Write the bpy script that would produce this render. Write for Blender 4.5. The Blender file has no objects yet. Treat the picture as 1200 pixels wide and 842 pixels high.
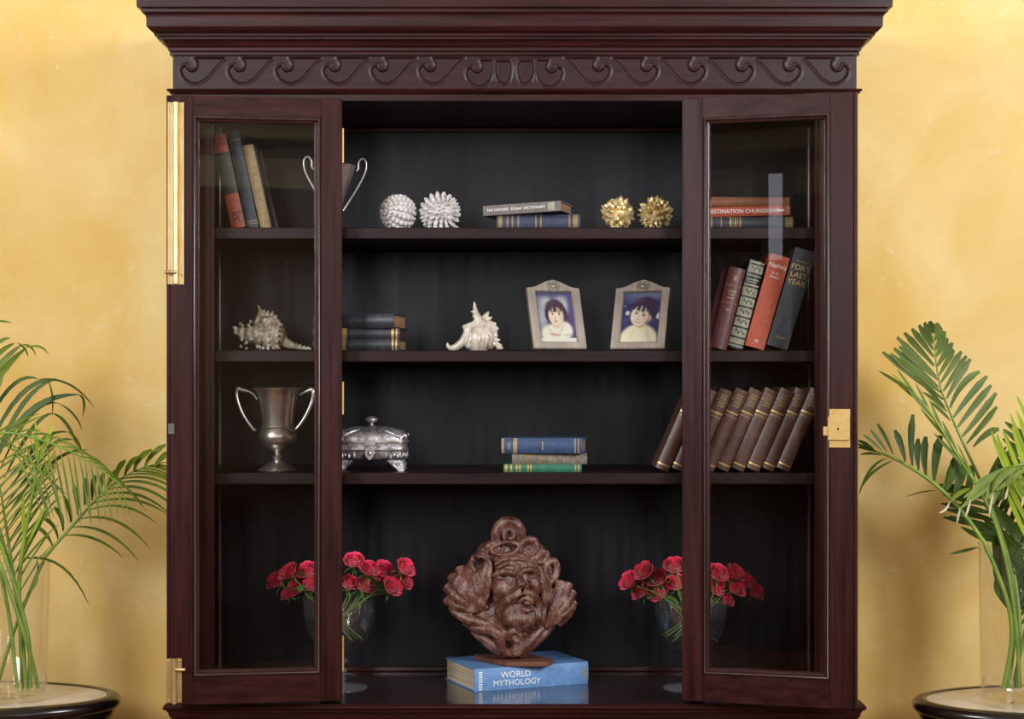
import bpy, bmesh, math, random
import numpy as np
from mathutils import Vector, Matrix, Euler
random.seed(7)
RNG = np.random.RandomState(11)
SC = bpy.context.scene
COL = SC.collection
R = math.radians
# ------------------------------------------------------------------ camera, light, exposure
D, F, YH, ZC = 4.2, 2100.0, 445.0, 1.636      # camera distance to the cabinet front, focal length in px, horizon row, camera height
cam = bpy.data.cameras.new('camera'); camo = bpy.data.objects.new('camera', cam); COL.objects.link(camo)
camo.location = (0, -D, ZC); camo.rotation_euler = (R(90), 0, 0)
cam.sensor_fit = 'HORIZONTAL'; cam.sensor_width = 36; cam.lens = 36 * F / 1200
cam.shift_y = (YH - 421) / 1200; cam.clip_start = .05; cam.clip_end = 50
SC.camera = camo
vs = SC.view_settings
vs.view_transform = 'Standard'; vs.look = 'None'; vs.exposure = 0.0; vs.gamma = 1; vs.use_curve_mapping = False
w = bpy.data.worlds.new('world'); SC.world = w; w.use_nodes = True
w.node_tree.nodes['Background'].inputs[0].default_value = (.95, .62, .3, 1)
w.node_tree.nodes['Background'].inputs[1].default_value = .08
def area(name, loc, target, sx, sy, power, col, spread=180):
    l = bpy.data.lights.new(name, 'AREA'); l.shape = 'RECTANGLE'; l.size = sx; l.size_y = sy; l.energy = power; l.color = col; l.spread = R(spread)
    o = bpy.data.objects.new(name, l); COL.objects.link(o); o.location = loc
    o.rotation_euler = (Vector(target) - Vector(loc)).to_track_quat('-Z', 'Y').to_euler()
    return o
area('softbox_left', (-2.45, -2.9, 2.7), (-.3, .3, 2.15), 1.0, 1.3, 45, (.94, .985, 1.05), 110)
area('softbox_right', (2.45, -2.9, 2.7), (.3, .3, 2.15), 1.0, 1.3, 51, (.94, .985, 1.05), 110)
area('softbox_front_right', (1.2, -4.9, 2.25), (.1, .3, 1.8), .8, 1.3, 6, (.95, .96, 1), 120)
area('added_sheen_light_left', (-.95, -4.9, 2.4), (-.1, .3, 1.9), .55, 1.2, 9, (.95, .96, 1), 120)  # added light, outside the panes' view, gives the right door wood its sheen
area('added_uplight', (0, -4.6, 1.2), (0, -6.0, 3.3), 1.6, .5, 52, (1, .86, .62), 140)  # added lamp, brightens the wall behind the camera for the left pane's reflection

# ------------------------------------------------------------------ helpers
def S(y): return (D + y) / F
def W(px, py, y): s = S(y); return Vector(((px - 600) * s, y, ZC - (py - YH) * s))
def lin(h):
    h = h.lstrip('#'); o = []
    for i in (0, 2, 4):
        c = int(h[i:i+2], 16) / 255; o.append(c / 12.92 if c <= .04045 else ((c + .055) / 1.055) ** 2.4)
    return tuple(o) + (1,)
MATS = {}
def mat(name, c1, c2=None, rough=.5, metal=0., scale=(8, 8, 8), detail=4., lo=.35, hi=.65, bump=0., bscale=None, coat=0., c3=None, spec=.5, sheen=0., rvar=0.):
    m = bpy.data.materials.new(name); m.use_nodes = True; N = m.node_tree.nodes; L = m.node_tree.links
    p = N['Principled BSDF']; p.inputs['Roughness'].default_value = rough; p.inputs['Metallic'].default_value = metal
    p.inputs['Coat Weight'].default_value = coat; p.inputs['Coat Roughness'].default_value = .18
    p.inputs['Specular IOR Level'].default_value = spec; p.inputs['Sheen Weight'].default_value = sheen
    p.inputs['Base Color'].default_value = lin(c1)
    MATS[name] = m
    if c2 or bump:
        tc = N.new('ShaderNodeTexCoord'); mp = N.new('ShaderNodeMapping'); L.new(tc.outputs['Object'], mp.inputs[0]); mp.inputs['Scale'].default_value = scale
        nz = N.new('ShaderNodeTexNoise'); nz.inputs['Scale'].default_value = 1; nz.inputs['Detail'].default_value = detail; nz.inputs['Roughness'].default_value = .6
        L.new(mp.outputs[0], nz.inputs['Vector'])
        if c2:
            cr = N.new('ShaderNodeValToRGB'); cr.color_ramp.elements[0].position = lo; cr.color_ramp.elements[1].position = hi
            cr.color_ramp.elements[0].color = lin(c1); cr.color_ramp.elements[1].color = lin(c2)
            if c3:
                e = cr.color_ramp.elements.new((lo + hi) / 2); e.color = lin(c3)
            L.new(nz.outputs['Fac'], cr.inputs[0]); L.new(cr.outputs[0], p.inputs['Base Color'])
        if rvar:
            mr = N.new('ShaderNodeMapRange'); mr.inputs['From Min'].default_value = .3; mr.inputs['From Max'].default_value = .7
            mr.inputs['To Min'].default_value = rough - rvar; mr.inputs['To Max'].default_value = rough + rvar
            L.new(nz.outputs['Fac'], mr.inputs['Value']); L.new(mr.outputs[0], p.inputs['Roughness'])
        if bump:
            src = nz
            if bscale:
                mp2 = N.new('ShaderNodeMapping'); L.new(tc.outputs['Object'], mp2.inputs[0]); mp2.inputs['Scale'].default_value = bscale
                src = N.new('ShaderNodeTexNoise'); src.inputs['Scale'].default_value = 1; src.inputs['Detail'].default_value = 5; L.new(mp2.outputs[0], src.inputs['Vector'])
            b = N.new('ShaderNodeBump'); b.inputs['Strength'].default_value = 1; b.inputs['Distance'].default_value = bump
            L.new(src.outputs['Fac'], b.inputs['Height']); L.new(b.outputs[0], p.inputs['Normal'])
    return m
def glass(name, tint=(1, 1, 1), ior=1.5, boost=1.0, rough=0.0, haze=0.0):
    m = bpy.data.materials.new(name); m.use_nodes = True; N = m.node_tree.nodes; L = m.node_tree.links
    N.remove(N['Principled BSDF']); out = N['Material Output']
    t = N.new('ShaderNodeBsdfTransparent'); t.inputs[0].default_value = tint + (1,)
    g = N.new('ShaderNodeBsdfGlossy'); g.inputs['Roughness'].default_value = rough; g.inputs['Color'].default_value = (1, 1, 1, 1)
    ge = N.new('ShaderNodeNewGeometry'); dt = N.new('ShaderNodeVectorMath'); dt.operation = 'DOT_PRODUCT'
    L.new(ge.outputs['Normal'], dt.inputs[0]); L.new(ge.outputs['Incoming'], dt.inputs[1])
    def M(op, a, b=None):
        n_ = N.new('ShaderNodeMath'); n_.operation = op
        for i_, x in enumerate((a, b)):
            if x is None: continue
            if isinstance(x, (int, float)): n_.inputs[i_].default_value = x
            else: L.new(x, n_.inputs[i_])
        return n_.outputs[0]
    f0 = ((ior-1)/(ior+1))**2
    fr = M('ADD', M('MULTIPLY', M('POWER', M('SUBTRACT', 1.0, M('ABSOLUTE', dt.outputs['Value'])), 5.0), 1-f0), f0)   # Schlick Fresnel, same on both faces
    mu = M('MINIMUM', M('MULTIPLY', fr, boost), 1.0)
    mx = N.new('ShaderNodeMixShader'); L.new(mu, mx.inputs[0])
    L.new(t.outputs[0], mx.inputs[1]); L.new(g.outputs[0], mx.inputs[2]); L.new(mx.outputs[0], out.inputs['Surface'])
    if haze:                                          # diffuse white mixed in, imitates light caught and refracted by the glass
        df = N.new('ShaderNodeBsdfDiffuse'); df.inputs[0].default_value = (.8, .82, .85, 1); m2 = N.new('ShaderNodeMixShader'); m2.inputs[0].default_value = haze
        L.new(mx.outputs[0], m2.inputs[1]); L.new(df.outputs[0], m2.inputs[2]); L.new(m2.outputs[0], out.inputs['Surface'])
    MATS[name] = m; return m

class MB:
    def __init__(s): s.v = []; s.f = []
    def add(s, vs_, fs_):
        o = len(s.v); s.v += [tuple(p) for p in vs_]; s.f += [tuple(i + o for i in f) for f in fs_]; return s
    def box(s, x0, x1, y0, y1, z0, z1):
        return s.add([(x0,y0,z0),(x1,y0,z0),(x1,y1,z0),(x0,y1,z0),(x0,y0,z1),(x1,y0,z1),(x1,y1,z1),(x0,y1,z1)],
                     [(0,3,2,1),(4,5,6,7),(0,1,5,4),(1,2,6,5),(2,3,7,6),(3,0,4,7)])
    def cbox(s, x0, x1, y0, y1, z0, z1, b):       # box with chamfered front (-y) edges
        return s.add([(x0,y1,z0),(x1,y1,z0),(x1,y1,z1),(x0,y1,z1),(x0,y0+b,z0),(x1,y0+b,z0),(x1,y0+b,z1),(x0,y0+b,z1),
                      (x0+b,y0,z0+b),(x1-b,y0,z0+b),(x1-b,y0,z1-b),(x0+b,y0,z1-b)],
                     [(0,1,2,3),(0,1,5,4),(1,2,6,5),(2,3,7,6),(3,0,4,7),(4,5,9,8),(5,6,10,9),(6,7,11,10),(7,4,8,11),(8,9,10,11)])
    def tube(s, pts, rad, n=8, caps=True, flat=1.0, up=None):
        pts = [Vector(p) for p in pts]; m = len(pts)
        if not hasattr(rad, '__len__'): rad = [rad] * m
        rad = [float(r_) for r_ in rad]
        tan = [(pts[min(i+1, m-1)] - pts[max(i-1, 0)]).normalized() for i in range(m)]
        a = Vector(up) if up else (Vector((0, 0, 1)) if abs(tan[0].z) < .9 else Vector((0, 1, 0)))
        nrm = (a - tan[0] * a.dot(tan[0])).normalized(); o = len(s.v)
        for i in range(m):
            nrm = (nrm - tan[i] * nrm.dot(tan[i]))
            nrm = nrm.normalized() if nrm.length > 1e-6 else tan[i].orthogonal().normalized()
            b = tan[i].cross(nrm)
            for k in range(n):
                t = 2 * math.pi * k / n
                s.v.append(tuple(pts[i] + rad[i] * (math.cos(t) * nrm * flat + math.sin(t) * b)))
        for i in range(m - 1):
            for k in range(n):
                k2 = (k + 1) % n; s.f.append((o+i*n+k, o+i*n+k2, o+(i+1)*n+k2, o+(i+1)*n+k))
        if caps: s.f.append(tuple(o + k for k in range(n))[::-1]); s.f.append(tuple(o + (m-1)*n + k for k in range(n)))
        return s
    def lathe(s, prof, n=40, c=(0, 0, 0), sx=1.0, sy=1.0):
        o = len(s.v); idx = []
        for (r, z) in prof:
            if r < 1e-6: idx.append([len(s.v)] * n); s.v.append((c[0], c[1], c[2] + z))
            else:
                row = []
                for k in range(n):
                    t = 2 * math.pi * k / n; row.append(len(s.v)); s.v.append((c[0] + r*sx*math.cos(t), c[1] + r*sy*math.sin(t), c[2] + z))
                idx.append(row)
        for i in range(len(prof) - 1):
            for k in range(n):
                k2 = (k + 1) % n; q = [idx[i][k], idx[i][k2], idx[i+1][k2], idx[i+1][k]]; u = []
                for a in q:
                    if a not in u: u.append(a)
                if len(u) > 2: s.f.append(tuple(u))
        return s
    def prism(s, out, a0, a1, axis='x'):          # closed outline extruded along an axis
        n = len(out)
        def P(p, a): return (a, p[0], p[1]) if axis == 'x' else ((p[0], a, p[1]) if axis == 'y' else (p[0], p[1], a))
        return s.add([P(p, a0) for p in out] + [P(p, a1) for p in out],
                     [tuple(range(n))[::-1], tuple(range(n, 2*n))] + [(i, (i+1) % n, n + (i+1) % n, n + i) for i in range(n)])
    def ell(s, c, r, nu=16, nv=10, M=None):
        vs_ = []; c = Vector(c)
        for j in range(nv + 1):
            ph = math.pi * j / nv
            for i in range(nu):
                t = 2*math.pi*i/nu; p = Vector((r[0]*math.sin(ph)*math.cos(t), r[1]*math.sin(ph)*math.sin(t), r[2]*math.cos(ph)))
                vs_.append(c + (M @ p if M else p))
        fs_ = []
        for j in range(nv):
            for i in range(nu):
                i2 = (i+1) % nu; fs_.append((j*nu+i, j*nu+i2, (j+1)*nu+i2, (j+1)*nu+i))
        return s.add(vs_, fs_)
    def cone(s, b, t, r, n=6, r2=0.0):
        b, t = Vector(b), Vector(t); return s.tube([b, t], [r, max(r2, r*.04)], n)
    def grid(s, fn, nu, nv):
        o = len(s.v)
        for j in range(nv + 1):
            for i in range(nu + 1): s.v.append(tuple(fn(i / nu, j / nv)))
        for j in range(nv):
            for i in range(nu):
                a = o + j*(nu+1) + i; s.f.append((a, a+1, a+nu+2, a+nu+1))
        return s
    def xf(s, fn, start=0): s.v[start:] = [tuple(fn(*p)) for p in s.v[start:]]; return s
ORI = {}
def setp(o, label=None, cat=None, group=None, kind=None):
    if label: o['label'] = label
    if cat: o['category'] = cat
    if group: o['group'] = group
    if kind: o['kind'] = kind
def thing(name, label, cat, loc=(0, 0, 0), rot=(0, 0, 0), group=None):
    o = bpy.data.objects.new(name, None); COL.objects.link(o); o.empty_display_size = .05
    o.location = loc; o.rotation_euler = rot; setp(o, label, cat, group); ORI[o] = Vector(loc); return o
def mesh(name, mb, m, smooth=None, weld=True, normals=True):
    me = bpy.data.meshes.new(name); bm = bmesh.new()
    vs_ = [bm.verts.new(p) for p in mb.v]
    for f in mb.f:
        if len(set(f)) > 2:
            try: bm.faces.new([vs_[i] for i in f])
            except ValueError: pass
    if weld: bmesh.ops.remove_doubles(bm, verts=bm.verts, dist=1e-6)
    if normals: bmesh.ops.recalc_face_normals(bm, faces=bm.faces)
    bm.to_mesh(me); bm.free(); me.materials.append(m if not isinstance(m, str) else MATS[m])
    if smooth:
        me.polygons.foreach_set('use_smooth', [True] * len(me.polygons))
        if smooth < 180: me.set_sharp_from_angle(angle=R(smooth))
    return me
def obj(name, mb, m, parent=None, smooth=None, local=True, label=None, bevel=0, **kw):
    """one mesh object; local=False: mb is in world space and is re-based on the parent's origin"""
    root = parent
    if parent is not None and not local:
        org = ORI[parent]; mb.v = [(p[0]-org.x, p[1]-org.y, p[2]-org.z) for p in mb.v]
    me = mesh(name, mb, m, smooth, **kw); o = bpy.data.objects.new(name, me); COL.objects.link(o)
    if parent is not None: o.parent = parent; ORI[o] = ORI.get(parent, Vector())
    if label: o['label'] = label
    if bevel:
        b = o.modifiers.new('bevel', 'BEVEL'); b.width = bevel; b.segments = 2; b.limit_method = 'ANGLE'; b.angle_limit = R(40)
    return o
def structure(name, mb, m, smooth=None): o = obj(name, mb, m, None, smooth); o['kind'] = 'structure'; return o
def lerp(a, b, t): return a + (b - a) * t
def smooth_path(pts, n=6):
    pts = [Vector(p) for p in pts]; P_ = [pts[0]*2 - pts[1]] + pts + [pts[-1]*2 - pts[-2]]; out = []
    for i in range(1, len(P_) - 2):
        p0, p1, p2, p3 = P_[i-1:i+3]
        for k in range(n):
            t = k / n; out.append(.5*((2*p1) + (p2-p0)*t + (2*p0-5*p1+4*p2-p3)*t*t + (3*p1-p0-3*p2+p3)*t**3))
    out.append(pts[-1]); return out
def lerps(vals, n):
    x = np.linspace(0, len(vals) - 1, n); return list(np.interp(x, range(len(vals)), vals))
def text2d(body, size, font_shear=0.0, bold=0.0):
    c = bpy.data.curves.new('t', 'FONT'); c.body = body; c.size = size; c.align_x = 'CENTER'; c.align_y = 'CENTER'; c.shear = font_shear; c.offset = bold; c.resolution_u = 3
    o = bpy.data.objects.new('t', c); COL.objects.link(o); bpy.context.view_layer.update()
    me = bpy.data.meshes.new_from_object(o.evaluated_get(bpy.context.evaluated_depsgraph_get()))
    v = [(p.co.x, p.co.y) for p in me.vertices]; f = [tuple(q.vertices) for q in me.polygons]
    bpy.data.objects.remove(o); bpy.data.curves.remove(c); bpy.data.meshes.remove(me); return v, f

# ------------------------------------------------------------------ materials
def wood(name, c1, c2, grain, rough=.33, coat=.0):
    g = {'x': (3, 60, 60), 'y': (60, 3, 60), 'z': (60, 60, 3)}[grain]
    return mat(name, c1, c2, rough=rough, scale=g, detail=6, lo=.3, hi=.72, bump=.0003, coat=coat, rvar=.06, spec=.24)
wood('wood_vertical', '1f0c0b', '3a1815', 'z'); wood('wood_horizontal', '1f0c0c', '3a1917', 'x')
wood('wood_carved', '241112', '341b1b', 'x', rough=.4)
mat('wood_back', '0b0a0d', '171519', rough=.4, scale=(45, 45, 2.5), detail=7, lo=.3, hi=.75, bump=.0003, rvar=.08, spec=.3)
wood('wood_shelf', '140707', '260e0d', 'x', rough=.4)
wood('wood_bead', '241011', '3c1c1b', 'z', rough=.34)
MATS['wood_bead'].node_tree.nodes['Principled BSDF'].inputs['Specular IOR Level'].default_value = .6
wood('wood_base', '1f0e0d', '36191a', 'x', rough=.12, coat=.6)
mat('brass', 'd8bf8a', 'c6a66c', rough=.4, metal=.9, scale=(40, 40, 14), bump=.0001)
mat('brass_dull', 'c4a05e', 'cfae70', rough=.5, metal=.7, scale=(70, 70, 70))
mat('steel', '77716f', rough=.4, metal=1)
mat('black', '050505', rough=.6)
glass('glass_pane', (.985, .99, .985), 1.5)
glass('glass_vase', (.98, .98, .975), 1.45, 1.2, 0, .008)
glass('glass_goblet', (.98, .985, .985), 1.5, 1.5, .02, .012); glass('glass_foot', (.9, .91, .92), 1.5, 2.2, .04, .06)
glass('water', (.985, .99, .975), 1.33)
# wall plaster: cloudy yellow limewash with trowel marks
def plaster():
    m = bpy.data.materials.new('plaster_yellow'); m.use_nodes = True; N = m.node_tree.nodes; L = m.node_tree.links
    p = N['Principled BSDF']; p.inputs['Roughness'].default_value = .62; p.inputs['Specular IOR Level'].default_value = .3
    tc = N.new('ShaderNodeTexCoord')
    n1 = N.new('ShaderNodeTexNoise'); n1.inputs['Scale'].default_value = 2.6; n1.inputs['Detail'].default_value = 7; n1.inputs['Roughness'].default_value = .62; n1.inputs['Distortion'].default_value = .6
    L.new(tc.outputs['Object'], n1.inputs['Vector'])
    cr = N.new('ShaderNodeValToRGB'); cr.color_ramp.elements[0].position = .3; cr.color_ramp.elements[1].position = .72
    cr.color_ramp.elements[0].color = lin('e3b85d'); cr.color_ramp.elements[1].color = lin('f0d591'); L.new(n1.outputs['Fac'], cr.inputs[0])
    n2 = N.new('ShaderNodeTexNoise'); n2.inputs['Scale'].default_value = 9; n2.inputs['Detail'].default_value = 9; n2.inputs['Distortion'].default_value = 2.2; L.new(tc.outputs['Object'], n2.inputs['Vector'])
    r2 = N.new('ShaderNodeValToRGB'); r2.color_ramp.elements[0].position = .66; r2.color_ramp.elements[1].position = .74
    r2.color_ramp.elements[0].color = (0, 0, 0, 1); r2.color_ramp.elements[1].color = (.5, .5, .5, 1); L.new(n2.outputs['Fac'], r2.inputs[0])
    mx = N.new('ShaderNodeMix'); mx.data_type = 'RGBA'; mx.inputs['B'].default_value = lin('f3dfae')
    L.new(r2.outputs[0], mx.inputs['Factor']); L.new(cr.outputs[0], mx.inputs['A']); L.new(mx.outputs['Result'], p.inputs['Base Color'])
    b = N.new('ShaderNodeBump'); b.inputs['Distance'].default_value = .0022; b.inputs['Strength'].default_value = .6; L.new(n2.outputs['Fac'], b.inputs['Height']); L.new(b.outputs[0], p.inputs['Normal'])
    MATS['plaster_yellow'] = m
plaster()
mat('room_wall', '8e8a7c', '9a9686', rough=.8, scale=(2, 2, 2)); mat('room_dark', '4e3a28', rough=.8); mat('room_ceiling', 'c9c5ba', rough=.85)
mat('floor_tile', '9a5c28', 'b07236', rough=.4, scale=(3, 3, 3)); mat('beam', '5d574b', rough=.7)
mat('marble', 'e8dfd2', 'd8c9b6', rough=.18, scale=(7, 12, 7), detail=8, lo=.35, hi=.7, coat=.2)
mat('ebony', '120b0c', '1d1213', rough=.22, scale=(6, 6, 30), coat=.5)
mat('silver_old', 'd2c8c0', 'aca098', rough=.3, metal=.9, scale=(18, 18, 26), detail=6, bump=.0002)
mat('silver_bright', 'c4beb6', 'a09a94', rough=.33, metal=.8, scale=(30, 30, 30))
mat('silver_chased', 'c4c0c0', '7d7979', rough=.36, metal=.7, scale=(90, 90, 90), detail=3, lo=.4, hi=.62, bump=.0015)
mat('pewter', '7d7164', '94887a', rough=.45, metal=.6, scale=(40, 40, 12), bump=.0002)
mat('gold_spike', 'e2d0a0', 'c9ac70', rough=.36, metal=.6, scale=(40, 40, 40))
mat('porcelain', 'cfc9c4', 'b3aaa3', rough=.5, scale=(50, 50, 50))
mat('shell', 'd0c4b4', '6f5b45', c3='a8987f', rough=.3, scale=(55, 40, 38), detail=6, lo=.36, hi=.74, bump=.0012, coat=.3)
mat('shell_light', 'c6bcb0', '7a6248', c3='ab9b86', rough=.28, scale=(55, 40, 38), detail=6, lo=.38, hi=.8, bump=.0012, coat=.35)
mat('carved_wood', '34180f', '967a6c', c3='62392c', rough=.4, scale=(48, 48, 34), detail=9, lo=.28, hi=.74, bump=.0014, bscale=(300, 300, 80), coat=.08)
mat('plank', '4f2b20', '7a4b3b', rough=.5, scale=(6, 60, 60))
mat('pages', 'c9b99c', 'a08c70', rough=.8, scale=(3, 3, 260), detail=2)
mat('pages_tan', '9a7152', '7c563c', rough=.8, scale=(3, 3, 260), detail=2)
mat('gilt', 'c9a565', rough=.4, metal=.6); mat('gilt_dim', '8d7550', rough=.5, metal=.4); mat('white_ink', 'eeeae2', rough=.6)
mat('rose_petal', 'dc1040', 'f53a66', rough=.5, scale=(60, 60, 60), sheen=.3)
mat('rose_petal_deep', 'c40830', 'e6244e', rough=.5, scale=(60, 60, 60), sheen=.3)
mat('rose_stem', '3f5a20', '5f7a34', rough=.5, scale=(20, 20, 20)); mat('rose_leaf', '3c5a24', '5a7a34', rough=.5, scale=(30, 30, 30))
mat('leaf_green', '425810', '6f7e22', rough=.5, scale=(9, 9, 9), spec=.25); mat('leaf_dark', '2b3f0e', '4a5e18', rough=.5, scale=(9, 9, 9), spec=.25)
mat('leaf_bright', '6c8a16', '9aa82c', rough=.5, scale=(9, 9, 9), spec=.25); mat('leaf_sage', '4b5d28', '667538', rough=.5, scale=(9, 9, 9), spec=.25)
mat('leaf_stem', '5f8426', '86a038', rough=.4, scale=(14, 14, 14)); mat('leaf_dry', 'c9b9a8', 'a89a80', rough=.7, scale=(20, 20, 20))
def cloth(name, c, c2=None, rough=.6): return mat(name, c, c2 or c, rough=rough, scale=(90, 90, 90), detail=3, bump=.0002)
cloth('bk_rust', 'a9523a', '8e3f2c'); cloth('bk_olive', '3d4136', '2e3129'); cloth('bk_slate', '3b434c', '2c3238'); cloth('bk_tan', 'a2885e', '8a7250')
cloth('bk_grayblue', '77787a', '66676a'); cloth('bk_greige', '6b625c', '5c534e'); cloth('bk_navy', '34384f', '292c40'); cloth('bk_black', '232326', '34343a', .42)
cloth('bk_brownrust', '7a4a30', '8c5438'); cloth('bk_redorange', 'a94a30', 'b9573c'); cloth('bk_maroon', '4a2023', '5e2a2c', .4); cloth('bk_jet', '101012', '1a1a1d', .35)
cloth('bk_brown', '43291f', '5a382c', .45); cloth('bk_blue', '304667', '273b58'); cloth('bk_gray', '5d5a50', '7a705e'); cloth('bk_green', '1c5a42', '256a4e'); cloth('bk_sky', '5b83b4', '6b92c0', .5)
cloth('bk_charcoal', '2b2d33', '36383f', .45); cloth('bk_label', '9c9a80', '827f68')

# ------------------------------------------------------------------ room
YW = .50                                             # wall behind the cabinet
RX, RY, RZ = 3.3, -6.3, 3.5
structure('wall_back', MB().box(-RX, RX, YW, YW+.15, 0, RZ), 'plaster_yellow')
structure('floor', MB().box(-RX, RX, RY, YW+.15, -.1, 0), 'floor_tile')
structure('ceiling', MB().box(-RX, RX, RY, YW+.15, RZ, RZ+.1), 'room_ceiling')
structure('wall_left', MB().box(-RX-.12, -RX, RY, YW+.15, 0, RZ), 'plaster_yellow')
structure('wall_right', MB().box(RX, RX+.12, RY, YW+.15, 0, RZ), 'plaster_yellow')
structure('wall_front', MB().box(-RX, RX, RY-.12, RY, 0, RZ), 'room_wall')
structure('trim_1', MB().box(-RX, RX, RY, RY+.04, 0, 2.72), 'room_dark')
structure('trim_2', MB().box(-RX, RX, RY, RY+.06, 2.93, 2.98), 'beam')
structure('trim_3', MB().box(-RX, RX, RY, RY+.06, 3.16, 3.20), 'beam')
wn = structure('window_1', MB().box(-2.27, -2.07, RY+.04, RY+.07, 2.3, 2.95), 'beam')
lit = bpy.data.materials.new('daylight_pane'); lit.use_nodes = True; MATS['daylight_pane'] = lit; lp = lit.node_tree.nodes['Principled BSDF']
lp.inputs['Emission Color'].default_value = (.72, .8, 1, 1); lp.inputs['Emission Strength'].default_value = 1.3
obj('window_pane', MB().box(-2.215, -2.125, RY+.071, RY+.074, 2.36, 2.88), 'daylight_pane', wn)

# ------------------------------------------------------------------ the cabinet
X0 = .006
Z1 = ZC - (266-YH)*S(.03); Z2 = ZC - (410-YH)*S(.03); Z3 = ZC - (553.5-YH)*S(.03); ZB = .88
YB = .46                                             # inside face of the back board
ZT = ZC + (445-118)*S(0)                             # top of the opening
cab = thing('display_cabinet', 'tall dark mahogany display cabinet with carved frieze and two open glazed doors', 'cabinet', (X0, .2, 0))
hw = .80
obj('side_panel', MB().box(X0-hw, X0-hw+.024, .024, YB+.02, ZB, ZT), 'wood_vertical', cab, local=False)
obj('side_panel', MB().box(X0+hw-.024, X0+hw, .024, YB+.02, ZB, ZT), 'wood_vertical', cab, local=False)
obj('back_panel', MB().box(X0-hw+.024, X0+hw-.024, YB, YB+.018, ZB, ZT+.02), 'wood_back', cab, local=False)
obj('ceiling_board', MB().box(X0-hw, X0+hw, .024, YB+.02, ZT, ZT+.02), 'wood_horizontal', cab, local=False)
for sx in (-1, 1):
    mb = MB(); a, b = sorted((X0+sx*hw, X0+sx*.713)); mb.cbox(a, b, 0, .024, ZB, ZT, .002)
    a, b = sorted((X0+sx*.713, X0+sx*.705)); mb.box(a, b, .004, .018, ZB, ZT)
    obj('front_stile', mb, 'wood_vertical', cab, local=False)
    a, b = sorted((sx*.402, sx*.452)); obj('center_stile', MB().cbox(a, b, 0, .026, ZB, ZT, .002), 'wood_vertical', cab, local=False)
    a, b = sorted((X0+sx*.776, X0+sx*.757)); obj('corner_bead', MB().tube([((a+b)/2, YB-.008, ZB), ((a+b)/2, YB-.008, ZT)], .009, 10), 'wood_bead', cab, smooth=60, local=False)
for z in (Z1, Z2, Z3):
    obj('shelf', MB().box(X0-hw+.024, X0+hw-.024, .03, YB, z-.028, z-.0006), 'wood_shelf', cab, local=False, bevel=.0022)
# skirting at the back and ceiling rail
obj('skirting', MB().box(X0-hw+.03, X0+hw-.03, YB-.014, YB, ZB, ZB+.014), 'wood_base', cab, local=False, bevel=.003)
obj('ceiling_moulding', MB().box(X0-hw+.03, X0+hw-.03, YB-.012, YB, ZT-.012, ZT), 'wood_horizontal', cab, local=False, bevel=.003)
obj('top_rail', MB().box(X0-hw, X0+hw, 0, .024, ZT, ZC+(445-108)*S(0)), 'wood_horizontal', cab, local=False)
def sweep(mb, prof, a, yb):                           # mitred moulding round the left, front and right; prof = (projection, z)
    rows = []
    for (p, z) in prof:
        rows.append([(X0-a-p, yb, z), (X0-a-p, -p, z), (X0+a+p, -p, z), (X0+a+p, yb, z)])
    o = len(mb.v)
    for r in rows: mb.v += r
    for i in range(len(rows)-1):
        for k in range(3): mb.f.append((o+i*4+k, o+i*4+k+1, o+i*4+k+5, o+i*4+k+4))
    mb.f.append((o, o+1, o+2, o+3)); e = o+4*(len(rows)-1); mb.f.append((e+3, e+2, e+1, e))
    mb.f.append(tuple(o+4*i for i in range(len(rows)))); mb.f.append(tuple(o+4*i+3 for i in range(len(rows)))[::-1])
    return mb
def sil(px, py):                                      # silhouette pixel on the left end of a moulding -> projection, height
    h = 603 - px; p = (h*S(0) - hw)/(1 + h/F); return (p, ZC + (YH-py)*S(-p))
cor = [(203.5,66),(199,64.4),(199,61.2),(200.3,60.6),(197,59.2),(196.5,56),(197.2,55.2),(195,53.5),(193.5,51),(191.5,48.3),(188.5,46.3),(184.5,45.8),(184,43.2),(185.2,42.4),(181,41.8),(180.5,39.5),
       (181.5,38.6),(178.5,37.4),(175,34.5),(172.3,31.6),(171.4,30.6),(171.2,22.2),(171,20),(170.2,17.5),(168.4,15.4),(166,14),(165.4,13.6),(165.2,10.2),(166.4,9.4),(161,8.6),(160,7.6),(159.6,-1),(158,-2),(156,-6),(156,-14)]
prof = [sil(*c) for c in cor]
obj('cornice', sweep(MB(), prof, hw, YB+.02), 'wood_horizontal', cab, smooth=24, local=False)
bead = [(0, ZC+(445-110.6)*S(0)), (.006, ZC+(445-110.2)*S(0)), (.0085, ZC+(445-109.2)*S(0)), (.006, ZC+(445-107.8)*S(0)), (.012, ZC+(445-107.4)*S(0)), (.0135, ZC+(445-106.2)*S(0)), (.011, ZC+(445-104.6)*S(0)), (.0, ZC+(445-104)*S(0))]
obj('bead_moulding', sweep(MB(), bead, hw, YB+.02), 'wood_horizontal', cab, smooth=50, local=False)
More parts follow.
